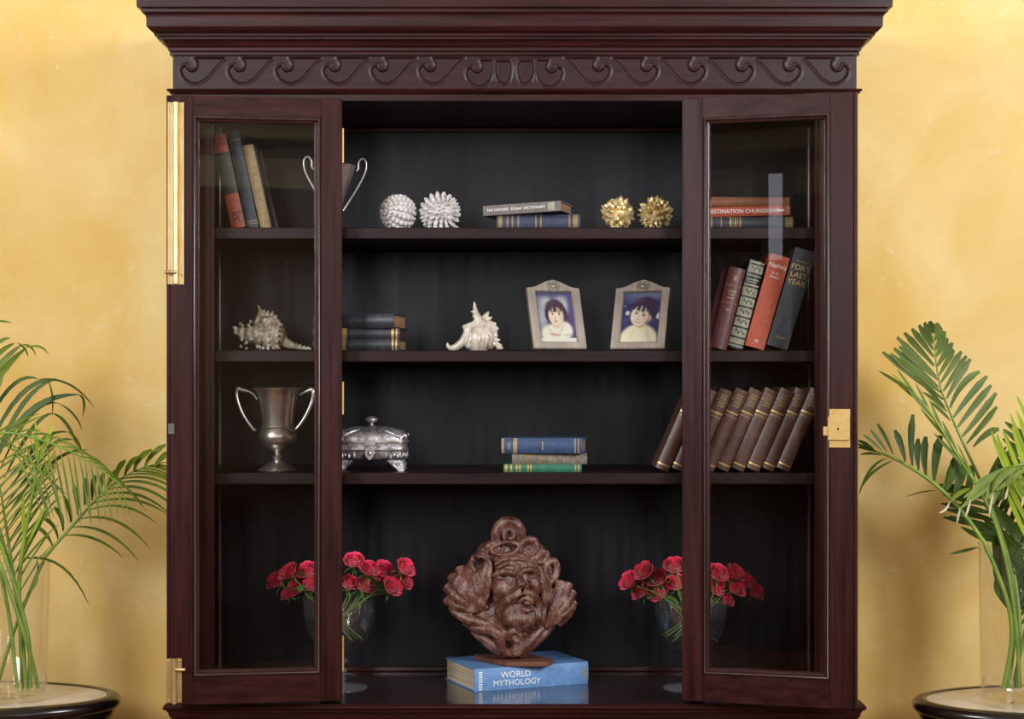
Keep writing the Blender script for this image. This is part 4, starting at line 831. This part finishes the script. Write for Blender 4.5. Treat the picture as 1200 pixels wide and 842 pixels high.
    for i_, (x, y, z) in enumerate(co.tolist()):
        dsp[i_] = .0007*NZ.noise(Vector((x*330, y*330, z*70))) + .0007*(.5-abs(NZ.noise(Vector((x*110, y*110, z*60))))) + .0005*NZ.noise(Vector((x*300, y*300, z*300)))
    vs_.foreach_set('co', (co + no*dsp[:, None]).ravel()); b.data.update()
    pl = [(198, 748), (468, 748), (556, 800), (556, 812)]
    zt = .012
    q_ = [(-.098, .055), (.045, .055), (.098, -.030), (.085, -.075), (-.020, -.075), (-.098, .03)]
    mb = MB().prism(q_, 0, zt, 'z'); obj('plinth', mb, 'plank', o, bevel=.002)
    b.location.z = .006
bust()

# ------------------------------------------------------------------ goblets and roses
def bloom_mesh(seed, m):
    rs = random.Random(seed); mb = MB(); r = 1.0
    mb.lathe([(0, -.15), (.25, .0), (.34, .35), (.24, .9), (.10, 1.15), (0, 1.1)], 14)
    layers = [(3, .26, 1.42, .01, 1.2), (3, .38, 1.42, .03, 1.2), (4, .52, 1.38, .08, 1.15), (4, .66, 1.32, .15, 1.1), (5, .80, 1.22, .22, 1.0), (5, .90, 1.05, .30, .95)]
    for li, (n, rad, h, curl, wd) in enumerate(layers):
        for k in range(n):
            a0 = 2*math.pi*(k + rs.uniform(-.15, .15))/n + li*.7; ph = rs.uniform(.92, 1.08); wob = rs.uniform(0, 6)
            def fn(u, v, a0=a0, rad=rad, h=h, curl=curl, wd=wd, ph=ph, n=n, wob=wob):
                sdd = (u-.5)*2; w_ = math.sin(min(v*1.25+.12, 1)*math.pi/2)*math.sqrt(max(0, 1-(max(v-.62, 0)/.38)**2*.75))
                a = a0 + sdd*w_*wd*(3.4/n+.25); q_ = rad*(math.sin(min(v*1.5, 1)*math.pi/2))*(.86+.14*v) + curl*max(v-.55, 0)**2*4.2*ph - .09*abs(sdd)*(1-v)
                z = h*ph*(v**.9) - curl*max(v-.72, 0)**2*3.6 - .10*sdd*sdd*v + .03*math.sin(sdd*5+wob)*v
                return (q_*math.cos(a), q_*math.sin(a), z-.1)
            mb.grid(fn, 6, 7)
    return mesh('bloom', mb, m, 180, weld=False)
BL = [bloom_mesh(i, ('rose_petal', 'rose_petal_deep')[i % 2]) for i in range(4)]
def sepal_mesh():
    mb = MB().lathe([(0, -.42), (.10, -.40), (.26, -.2), (.30, -.02), (0, .0)], 12)
    for k in range(5):
        a = 2*math.pi*k/5; c_, s_ = math.cos(a), math.sin(a); pts = [(.2*c_, .2*s_, -.1), (.55*c_, .55*s_, -.02), (.9*c_, .9*s_, -.16), (1.1*c_, 1.1*s_, -.36)]
        mb.tube(pts, [.10, .12, .07, .01], 6, flat=.4)
    return mesh('sepal', mb, 'rose_leaf', 60)
SEP = sepal_mesh()
def goblet(label, cxp, dep):
    s = S(dep); c = Vector(((cxp-600)*s, dep, ZB+.0006)); o = thing('glass_goblet', label, 'vase', c, group='footed glass goblets holding roses')
    z = lambda py: ZC-(py-YH)*s-c.z
    rw = lambda px: px*s
    outp = [(0, 0), (rw(33), 0), (rw(33), .0018), (rw(22), .0045), (rw(9), .009), (rw(6.2), .016), (rw(8.8), .022), (rw(6), .027), (rw(7), .034), (rw(9.4), .041), (rw(6.6), .048), (rw(5.4), .054), (rw(7), .060), (rw(11), .066), (rw(8), .071), (rw(13), z(763)), (rw(24), z(757)), (rw(33), z(747)), (rw(39), z(734)), (rw(42), z(718)), (rw(43.2), z(700))]
    inp = [(rw(42), z(700)), (rw(40.6), z(718)), (rw(37.5), z(734)), (rw(31.4), z(747)), (rw(22), z(755.5)), (rw(10), z(759.5)), (0, z(760.5))]
    obj('bowl', MB().lathe(outp[15:] + inp + [(0, outp[14][1])], 48), 'glass_goblet', o, smooth=60); obj('foot', MB().lathe(outp[:15] + [(0, outp[14][1])], 48), 'glass_foot', o, smooth=60)
    wl = 722; mb = MB().lathe([(0, z(760)), (rw(10), z(759)), (rw(22), z(755)), (rw(31), z(746.5)), (rw(37), z(734)), (rw(40), z(wl)), (0, z(wl))], 40); obj('water', mb, 'water', o, smooth=60)
    return o, c, s
def rose(label, group, px, py, cxp, dep, seed, rpx=10.5, face=None, gs=0):
    rs = random.Random(seed); off = (px-cxp)/45.0; dd = dep + rs.uniform(-.05, .03) - .012 if face is None else dep + face
    s = S(dd); p = W(px, py, dd); r = rpx*s*1.1
    ax = Vector((off*.75+rs.uniform(-.2, .2), -.55+rs.uniform(-.35, .2), .75+(695-py)/60)).normalized()
    base = p - ax*r*.55
    o = thing('rose', label, 'flower', base, group=group)
    rot = Vector((0, 0, 1)).rotation_difference(ax).to_euler()
    for me, nm in ((BL[seed % 4], 'bloom'), (SEP, 'sepal')):
        c = bpy.data.objects.new(nm, me); COL.objects.link(c); c.parent = o; c.scale = (r, r, r); c.rotation_euler = rot
    sg = S(dep); cx = (cxp-600)*sg; ang = rs.uniform(0, 6.28); zr = ZC-(700-YH)*sg
    rim = Vector((cx + max(-1, min(1, off))*.066, dep + (dd-dep)*.6, zr)); tip = Vector((cx - off*.040 + rs.uniform(-.014, .014), dep + rs.uniform(-.03, .03), ZC-(rs.uniform(742, 752)-YH)*sg))
    st = base - ax*r*.38
    pts = smooth_path([v_ - base for v_ in (st, st.lerp(rim, .55) + Vector((0, 0, .004)), rim, tip)], 6)
    obj('stem', MB().tube(pts, lerps([.0015, .0016, .0017, .0018], len(pts)), 7), 'rose_stem', o, smooth=60)
    if gs:
        mb = MB()
        for q_ in range(gs):
            b = pts[4+2*q_]; dr_ = Vector((rs.uniform(-1, 1), -rs.uniform(.3, 1), rs.uniform(-.3, .5))).normalized(); sd = dr_.cross(Vector((0, 0, 1))).normalized()
            mb.grid(lambda u, v, b=b, dr_=dr_, sd=sd: b + dr_*.034*v + sd*.010*(u-.5)*2*math.sin(math.pi*min(v*.95+.03, 1)) + Vector((0, 0, .004*abs(u-.5)-.010*v*v)), 4, 7)
        obj('leaf', mb, 'rose_leaf', o, smooth=180, normals=False)
gl, cl, _ = goblet('glass goblet of red roses half behind the left door stile', 397.5, .205)
gr_, cr_, _ = goblet('glass goblet of red roses half behind the right door stile', 810, .205)
z7 = lambda x, y: (300+x/4.68, 640+y/4.68)
L_ = [((112,190), 'far left red rose seen through the left door glass'), ((182,145), 'upper red rose behind the far left bloom, left goblet'), ((232,222), 'open red rose facing front, left of door stile'), ((176,262), 'small drooping red rose lowest left in left goblet'), ((285,138), 'red rose near top, touching the left side of left stile'), ((306,215), 'red rose cut by the left edge of the left stile'),
      ((540,86), 'topmost red rose in left goblet with green sepals showing'), ((515,210), 'open red rose low beside the right edge of left stile'), ((620,132), 'pinkish red rose right of the topmost bloom, left goblet'), ((596,222), 'dark red rose low in the middle of left goblet'), ((700,135), 'upright red rose near the right of left goblet'), ((742,225), 'big red rose hanging lowest at right of left goblet'), ((815,120), 'far right upper red rose of left goblet'), ((802,190), 'far right red rose just under the uppermost right one'), ((672,170), 'red rose bud tucked between right-hand blooms of left goblet')]
GRL, GRR = 'red roses in the left goblet', 'red roses in the right goblet'
for i, (p, lb) in enumerate(L_):
    x, y = z7(*p); rose(lb, GRL, x, y, 397.5, .205, 20+i, rpx=8.2 if i in (3, 14) else 11.0, gs=(2 if i in (1, 6, 10) else 0))
z8 = lambda x, y: (715+x/4.676, 640+y/4.676)
R_ = [((108,190), 'far left red rose of the right goblet'), ((187,142), 'upper left red rose of right goblet behind two blooms'), ((172,242), 'large open red rose facing front in right goblet'), ((258,182), 'red rose above the small round one in right goblet'), ((276,256), 'small round red rose hanging lowest in right goblet'), ((352,112), 'topmost red rose touching the right door stile'), ((366,205), 'red rose cut by left edge of the right stile'),
      ((588,150), 'dim red rose at upper right of right stile, behind glass'), ((594,240), 'open red rose behind glass beside the right stile'), ((682,150), 'upper pink-red rose behind the right door glass'), ((686,226), 'red rose behind glass in the middle of right cluster'), ((742,192), 'red rose behind glass right of the middle bloom'), ((792,248), 'far right dim red rose behind the right door glass'), ((640,296), 'drooping small red rose lowest behind right glass')]
for i, (p, lb) in enumerate(R_):
    x, y = z8(*p); rose(lb, GRR, x, y, 810, .205, 50+i, rpx=8.0 if i in (13,) else 11.2, gs=(2 if i in (2, 4, 8) else 0))

# ------------------------------------------------------------------ side tables, glass vases, palm fronds
ZTAB = .866
def table(label, cxp, dep, rim_a, rim_b):
    s = S(dep); cx = (cxp-600)*s; o = thing('side_table', label, 'table', (cx, dep, 0), group='oval marble topped side tables'); n = 96
    a, b = rim_a*s, rim_b*s
    def ring(off, z): return [((a+off)*math.cos(2*math.pi*i/n), (b+off)*math.sin(2*math.pi*i/n), z) for i in range(n)]
    def loft(rows, caps=True):
        mb = MB()
        for r_ in rows: mb.v += r_
        for i in range(len(rows)-1):
            for j in range(n): mb.f.append((i*n+j, i*n+(j+1) % n, (i+1)*n+(j+1) % n, (i+1)*n+j))
        if caps: mb.f.append(tuple(range(n))[::-1]); mb.f.append(tuple((len(rows)-1)*n+j for j in range(n)))
        return mb
    obj('marble_top', loft([ring(-.032, ZTAB-.02), ring(-.032, ZTAB-.001), ring(-.033, ZTAB)]), 'marble', o, smooth=30)
    prof = [(-.031, -.03), (-.031, .0), (-.026, .003), (-.016, .003), (-.006, .0), (.0, -.006), (.003, -.013), (.001, -.021), (-.006, -.027), (-.012, -.030), (-.012, -.036), (-.02, -.05), (-.03, -.07)]
    obj('rim', loft([ring(p, ZTAB+z) for p, z in prof], False), 'ebony', o, smooth=60)
    obj('apron', loft([ring(-.045, ZTAB-.12), ring(-.045, ZTAB-.021)]), 'ebony', o, smooth=30)
    for sx in (-1, 1):
        for sy in (-1, 1):
            x, y = sx*(a-.12), sy*(b-.07); q_ = smooth_path([(x, y, ZTAB-.11), (x+sx*.015, y, .5), (x, y, .2), (x+sx*.02, y, 0)], 5)
            obj('leg', MB().tube(q_, lerps([.022, .018, .013, .014], len(q_)), 12), 'ebony', o, smooth=60)
    return o
table('oval black-rimmed table with white marble top left of the cabinet', -50, .172, 190, 108)
table('oval black-rimmed table with white marble top right of the cabinet', 1258, .112, 187, 112)
def cyl_vase(label, cxp, rpx, dep, topy, wl):
    s = S(dep); c = ((cxp-600)*s, dep, ZTAB+.0005); o = thing('glass_vase', label, 'vase', c, group='clear glass cylinder vases'); r = rpx*s; h = ZC-(topy-YH)*s-c[2]
    obj('vase_glass', MB().lathe([(0, 0), (r*.94, 0), (r*.96, .003), (r*.97, .01), (r, h*.6), (r*1.03, h), (r*1.03-.003, h), (r-.004, h*.6), (r*.97-.004, .018), (r*.9, .014), (0, .013)], 64), 'glass_vase', o, smooth=50)
    if wl: obj('water', MB().lathe([(0, .0135), (r*.9, .0145), (r*.97-.0045, .019), (r*.97-.0043, wl), (0, wl)], 56), 'water', o, smooth=50)
    return o
VL = (4, 52.5, .13); VR = (1197, 48, .06)
cyl_vase('clear glass cylinder vase of palm fronds on the left table', VL[0], VL[1], VL[2], 657, .030)
cyl_vase('clear glass cylinder vase of palm fronds on the right table', VR[0], VR[1], VR[2], 637, .052)
FR = random.Random(21)
VASE = {}
for g_, (vx, vr, vd, vt) in (('palm fronds in the left vase', VL + (657,)), ('palm fronds in the right vase', VR + (637,))):
    VASE[g_] = ((vx-600)*S(vd), vd, vr*S(vd), ZC-(vt-YH)*S(vd))
def inside(p, V, k=.9):
    if p.z > V[3]+.01: return p
    dx, dy = p.x-V[0], p.y-V[1]; d_ = math.hypot(dx, dy); m_ = V[2]*k-.006
    return p if d_ <= m_ else Vector((V[0]+dx*m_/d_, V[1]+dy*m_/d_, p.z))
def leaflet(mb, p, q_, c, w_px, d0, d1, fold=.25, tw=.35, n=9, blunt=False, V=None):
    """blade from p to q_ bent towards control c; pixels, with depths d0 at the base and d1 at the tip"""
    pts = []
    for i in range(n+1):
        t = i/n; x = (1-t)**2*p[0]+2*t*(1-t)*c[0]+t*t*q_[0]; y = (1-t)**2*p[1]+2*t*(1-t)*c[1]+t*t*q_[1]; pts.append(W(x, y, min(lerp(d0, d1, t), YW-.012)))
    if V and pts[0].z < V[3]: pts = [inside(p_, V, .84) for p_ in pts]
    o = len(mb.v)
    for i in range(n+1):
        t = i/n; tg = (pts[min(i+1, n)]-pts[max(i-1, 0)]).normalized(); sd = tg.cross(Vector((0, -1, 0))); sd = sd.normalized() if sd.length > 1e-4 else Vector((1, 0, 0))
        sd = (sd*math.cos(tw)+tg.cross(sd)*math.sin(tw)).normalized(); nr = tg.cross(sd)
        prof_ = (math.sin(math.pi*min(t*.55+.06, 1))**.8)*(1 if t < .8 else max((1-t)/.2, .35 if blunt else .04)**.7) if blunt else math.sin(math.pi*(t*.93+.04))**.75
        hw_ = w_px*S(d0)*.5*prof_
        mb.v += [tuple(pts[i]-sd*hw_), tuple(pts[i]+nr*hw_*fold), tuple(pts[i]+sd*hw_)]
    for i in range(n):
        a = o+3*i; mb.f += [(a, a+1, a+4, a+3), (a+1, a+2, a+5, a+4)]
def frond(label, group, rach, rad, sets, mleaf, mstem='leaf_stem', explicit=(), tips=None):
    pts = smooth_path([Vector(p) for p in rach], 8); V = VASE[group]; wp = [inside(W(p.x, p.y, p.z), V) for p in pts]
    for _ in range(10): wp = [wp[0]] + [wp[i]*.4 + (wp[i-1]+wp[i+1])*.3 for i in range(1, len(wp)-1)] + [wp[-1]]
    wp = [inside(p, V, .94) for p in wp]
    pts = [Vector((600+p.x/S(p.y), YH+(ZC-p.z)/S(p.y), p.y)) for p in wp]; o = thing('palm_frond', label, 'palm frond', wp[0], group=group)
    obj('stem', MB().tube(wp, [r*S(.1) for r in lerps(rad, len(wp))], 8), mstem, o, smooth=60, local=False)
    mb = MB(); n = len(pts)-1
    for (side, t0, t1, cnt, ln, ang, droop, wd, dout) in sets:
        for i in range(cnt):
            f_ = i/max(cnt-1, 1); t = lerp(t0, t1, f_)*n; k = min(int(t), n-1); p = pts[k].lerp(pts[k+1], t-k); tg = (pts[min(k+2, n)]-pts[max(k-1, 0)]); tg = Vector((tg.x, tg.y)).normalized()
            L = float(np.interp(f_, np.linspace(0, 1, len(ln)), ln))*FR.uniform(.92, 1.06); A = R(float(np.interp(f_, np.linspace(0, 1, len(ang)), ang))+FR.uniform(-3, 3))*side
            dr_ = Vector((tg.x*math.cos(A)-tg.y*math.sin(A), tg.x*math.sin(A)+tg.y*math.cos(A)))
            dp = droop*FR.uniform(.8, 1.2); c = (p.x+dr_.x*L*.55, p.y+dr_.y*L*.55); q_ = (p.x+dr_.x*L, p.y+dr_.y*L+dp*L)
            leaflet(mb, (p.x, p.y), q_, c, wd*FR.uniform(.9, 1.1), p.z, p.z+dout*FR.uniform(.5, 1.3), tw=FR.uniform(-.5, .5), V=V)
    for e in explicit: leaflet(mb, e[0], e[2], e[1], e[3], e[4], e[4]+(e[5] if len(e) > 5 else -.01), tw=FR.uniform(-.3, .3), blunt=(len(e) > 6))
    obj('leaflets', mb, mleaf, o, smooth=180, local=False, normals=False, weld=False)
    if tips:
        mb = MB()
        for e in tips: leaflet(mb, e[0], e[2], e[1], e[3], e[4], e[4]-.01)
        obj('dry_tips', mb, 'leaf_dry', o, smooth=180, local=False, normals=False, weld=False, label='pale dried leaf tips')
    return o
GPL, GPR = 'palm fronds in the left vase', 'palm fronds in the right vase'
dV = VL[2]
# right vase
q4 = lambda x, y: (1000+x/5.615, 370+y/5.615)
exl = [((527,115),(515,80),(503,35)),((524,180),(495,110),(468,42)),((527,225),(480,140),(432,60)),((530,270),(455,175),(385,85)),((533,330),(435,220),(335,110)),((548,400),(420,270),(287,140)),((556,420),(425,310),(302,200)),((562,470),(410,340),(266,212)),((580,505),(410,385),(245,250)),((592,550),(400,400),(192,238)),((605,600),(480,470),(400,385)),((618,630),(530,540),(455,500)),((640,690),(570,610),(500,560))]
exr = [((530,115),(545,80),(560,45)),((532,165),(560,110),(582,72)),((537,230),(575,150),(603,100)),((540,270),(590,200),(620,145)),((548,335),(610,240),(652,175)),((563,390),(625,290),(663,222)),((575,440),(655,320),(712,232)),((592,495),(680,360),(746,262)),((612,545),(690,400),(772,282)),((636,605),(700,420),(832,365)),((658,668),(770,510),(880,395)),((684,735),(800,580),(908,455)),((710,800),(840,650),(940,505)),((745,840),(850,720),(945,597)),((790,860),(880,750),(960,745))]
ex = [(q4(*a), q4(*b), q4(*c), 7.6, .14, -.03, 1) for a, b, c in exl[:10]] + [(q4(*a), q4(*b), q4(*c), 4.5, .14, -.03) for a, b, c in exl[10:]] + [(q4(*a), q4(*b), q4(*c), 8.2, .14, .03, 1) for a, b, c in exr]
frond('tall upright feathery palm frond rising from the right vase', GPR, [(1181,806,.07),(1192,700,.08),(1165,600,.11),(1125,511,.14),(1110,475,.14),(1102,454,.14),(1097,425,.14),(1093.5,385,.14)], [2.6,2.4,2.2,1.6,1.2,1,.9,.6], [], 'leaf_sage', explicit=ex)
# the long folded blade in front of the tall frond
frond('narrow folded dark palm frond in front of the tall right frond', GPR, [(1195,806,.05),(1190,720,.05),(1168,610,.06),(1120,530,.08),(1085,475,.09),(1046,438,.10)], [2.4,2.3,2.2,2.2,1.8,.5], [(-1,.55,.9,5,[60,40],[8,10],0,4,0),(1,.5,.85,5,[50,40],[7,9],0,4,0)], 'leaf_green')
q5 = lambda x, y: (1000+x/5.26, 490+y/5.26)
up = [((245,222),(205,120),(148,32),4.5),((208,208),(165,140),(105,70),4.2),((178,200),(120,140),(62,100),3.6),((320,268),(300,160),(255,72),8),((365,292),(345,130),(368,-25),9),((403,318),(385,215),(400,125),8),((448,352),(425,225),(447,112),9),((497,388),(500,240),(538,105),11),((572,442),(620,340),(640,215),13),((548,435),(600,350),(625,260),9),((622,470),(660,380),(683,270),12),((668,540),(730,420),(728,290),10)]
lo = [((200,248),(90,280),(35,470),3.4),((240,262),(90,320),(38,450),3.4),((170,225),(90,205),(40,225),3.2),((140,205),(80,175),(25,180),4.5),((130,195),(70,150),(28,135),4.5),((110,190),(60,180),(20,150),3.5),((510,445),(420,445),(320,485),1.6)]
frond('long frond arching left towards the cabinet from the right vase', GPR, [(1176,806,.05),(1188,730,.05),(1162,655,.06),(1135,608,.07),(1106,575.6,.09),(1083.6,558,.10),(1063,545,.11),(1045.6,535.6,.12),(1025,528,.13),(1008,521,.14)], [2.8,2.7,2.6,2.5,2.4,2.2,1.9,1.6,1.2,.5], [], 'leaf_dark', explicit=[(q5(*a), q5(*b), q5(*c), w_, .10, .0, 1) for a, b, c, w_ in up] + [(q5(*a), q5(*b), q5(*c), w_, .12, .02) for a, b, c, w_ in lo])
# drooping bright frond coming in from the right
dr1 = [((1020,285),(790,360),(700,505),9),((1030,300),(800,420),(655,560),8),((940,330),(870,380),(862,465),9),((1052,290),(900,310),(855,470),9),((1052,330),(970,350),(950,425),8),((860,425),(760,420),(680,490),6),((730,430),(640,450),(592,520),6),((1052,360),(1000,400),(1046,480),7)]
tp = [((592,515),(580,570),(525,583),2.6),((658,550),(650,600),(636,648),2.6),((722,500),(710,560),(690,608),2.6),((864,460),(845,540),(838,595),2.6),((955,420),(945,470),(935,500),2.6),((1048,478),(1044,520),(1040,545),2.6)]
frond('light drooping palm frond with pale dried tips, front of right vase', GPR, [(1204,806,.03),(1212,700,.02),(1226,600,.0),(1222,556,-.01),(1202,543,-.02),(1180,549,-.02),(1160,556,-.02),(1140,566,-.02)], [2.6,2.5,2.3,2.1,2,1.8,1.6,.8], [(-1,.55,.8,5,[55,45],[60,50],-.1,6,-.02)], 'leaf_green', explicit=[(q5(*a), q5(*b), q5(*c), w_, -.02, -.02) for a, b, c, w_ in dr1], tips=[(q5(*a), q5(*b), q5(*c), w_, -.04) for a, b, c, w_ in tp])
frond('bright yellow-green frond at the right edge above the vase', GPR, [(1208,806,.06),(1206,700,.05),(1205,620,.03),(1216,560,.02),(1236,480,.02)], [2.4,2.2,2,1.5,.6], [(-1,.45,.98,9,[75,85,60],[28,35,40],-.02,6.5,-.02),(1,.45,.98,9,[75,85,60],[30,38,42],.0,6.5,.02)], 'leaf_bright',
      explicit=[((1204,590),(1175,545),(1162,505),7,.02),((1208,600),(1185,560),(1168,508),7,.02),((1200,570),(1190,540),(1175,505),6,.01),((1204,560),(1196,530),(1186,500),6,.01)])
frond('dark dense low frond fanning left over the right vase rim', GPR, [(1190,806,.08),(1196,740,.10),(1190,680,.14),(1174,620,.18),(1150,572,.2)], [2.4,2.3,2.1,1.6,.6], [(-1,.3,.98,16,[66,76,56],[35,45,50],.05,8,.03),(1,.28,.98,18,[76,86,66],[40,48,52],.05,8,.02)], 'leaf_dark')
frond('dark frond leaning right behind the other right-vase fronds', GPR, [(1186,806,.1),(1204,730,.12),(1212,660,.15),(1222,600,.18),(1226,530,.2)], [2.4,2.3,2.1,1.6,.6], [(-1,.28,.98,19,[78,90,66],[42,48,50],.1,10,.02),(1,.3,.98,8,[60,70,50],[45,50,50],.1,8,.02)], 'leaf_dark', explicit=[((1146,641),(1130,645),(1113,649),4,.12)])
# left vase
frond('lower frond reaching right to touch the cabinet side from left vase', GPL, [(-4,806,.14),(14,745,.14),(32,700,.15),(54,652,.17),(85,616,.19),(115,582,.21),(145,558,.22),(172,546,.23),(196,541,.24)], [2.2,2.2,2.1,2,1.8,1.5,1.2,.9,.4],
      [(1,.46,.9,14,[70,95,95,66,36],[42,28,22,18,8],.55,3.4,.02)], 'leaf_green',
      explicit=[((62,640),(55,622),(41,616),5,.19,-.02,1),((68,632),(66,612),(49,606),5.5,.19,-.02,1),((74,622),(74,600),(63,594),6,.2,-.02,1),((83,612),(84,596),(75,582),6,.2,-.02,1),((91,603),(92,585),(86,567),6.5,.2,-.02,1),((99,592),(102,575),(99,560),6.5,.2,-.02,1),((108,586),(108,566),(112,557),6.5,.21,-.02,1),((116,580),(118,564),(122,553),6.5,.21,-.02,1),((126,570),(130,558),(139,549),6.5,.21,-.02,1),((136,562),(136,548),(147,539),6.5,.22,-.02,1),((146,557),(150,542),(162,535),6.5,.22,-.02,1),((157,553),(160,534),(178,527),7,.22,-.02,1),((169,548),(176,530),(194,521),7,.23,-.02,1),((181,546),(188,536),(199,529),7,.23,-.01,1)])
frond('frond drooping right across the left vase plants, hanging leaflets', GPL, [(38,806,.08),(34,740,.08),(2,640,.06),(-26,560,.05),(-8,508,.04),(34,511,.03),(78,526,.03),(112,546,.03),(144,570,.03)], [2.3,2.3,2.2,1.6,1.5,1.4,1.2,.9,.5],
      [(1,.5,.98,20,[105,95,80,60,38],[62,58,55,48,30],.12,2.6,-.02),(-1,.55,.98,13,[26,40,46,48,34],[40,35,25,20,14],.5,2.6,.03)], 'leaf_green')
frond('frond of long thin leaflets curling right above the left vase', GPL, [(30,806,.12),(24,720,.13),(0,620,.15),(-30,540,.17),(-45,470,.18)], [2.3,2.2,2,1.6,.6], [], 'leaf_dark',
      explicit=[((-20,505),(15,430),(45,444),5,.17,.02),((-15,530),(25,430),(75,447),6,.17,.02),((-12,560),(20,455),(65,444),6,.16,.02),((45,444),(85,440),(110,477),2.6,.16,.02),((-5,540),(30,460),(92,462),8,.15,.02),((92,462),(102,465),(97,488),3,.15,.02),((0,550),(35,465),(68,472),4,.15,.02),((68,472),(90,482),(96,504),2.5,.15,.02),((5,560),(40,485),(62,484),5,.14,.02),((62,484),(80,490),(90,522),4,.14,.02),((20,560),(45,500),(80,506),4.5,.14,.02),((80,506),(92,512),(97,535),3.5,.14,.02),((30,565),(55,508),(86,515),4.5,.14,.02),((40,570),(65,525),(102,527),4,.14,.02),((56,445),(64,460),(61,488),2.4,.15,.02)])
frond('topmost left frond with blades entering at the photo edge', GPL, [(20,806,.10),(8,700,.11),(-24,580,.12),(-50,480,.13),(-64,400,.14)], [2.3,2.2,2,1.6,.6], [], 'leaf_green',
      explicit=[((-40,440),(-5,395),(12,396),6,.13,.02),((-40,460),(-5,410),(17,402),7,.13,.02),((-38,480),(-5,425),(25,404),8,.13,.02),((-30,490),(-2,432),(30,408),8.5,.13,.02),((25,404),(38,402),(42,417),2.6,.13,.02),((20,402),(30,405),(33,418),2.6,.13,.02),((28,408),(48,400),(57,415),2.6,.13,.02),((-20,378),(0,374),(14,378),3,.13,.02),((-35,500),(-10,470),(4,440),8,.12,.01)])
frond('upright young light green shoot in the middle of left vase', GPL, [(28,806,.13),(24,745,.12),(22,680,.11),(30,620,.09),(42,560,.08),(46,530,.08)], [2.8,2.7,2.6,2.3,1.8,.7], [(-1,.55,.9,2,[60,50],[12,10],.02,5,-.01),(1,.5,.9,3,[80,60],[14,12],.05,5,.01)], 'leaf_bright')
frond('leaning frond stem crossing left with dark leaflets over left vase', GPL, [(46,806,.11),(28,740,.11),(0,660,.10),(-24,600,.09),(-34,520,.08)], [2.6,2.6,2.4,2,.8], [(1,.32,.98,20,[90,130,130,100],[48,56,60,58],.16,2.8,.02)], 'leaf_green')
frond('dark frond with crossing leaflets behind the left vase shoots', GPL, [(32,806,.15),(36,760,.16),(18,690,.17),(8,620,.19),(-2,560,.2)], [2.4,2.4,2.2,1.8,.7], [(1,.55,.95,9,[100,120,100],[34,42,46],.14,3.2,.03)], 'leaf_dark', explicit=[((20,656),(75,640),(104,708),3.4,.14,0)])
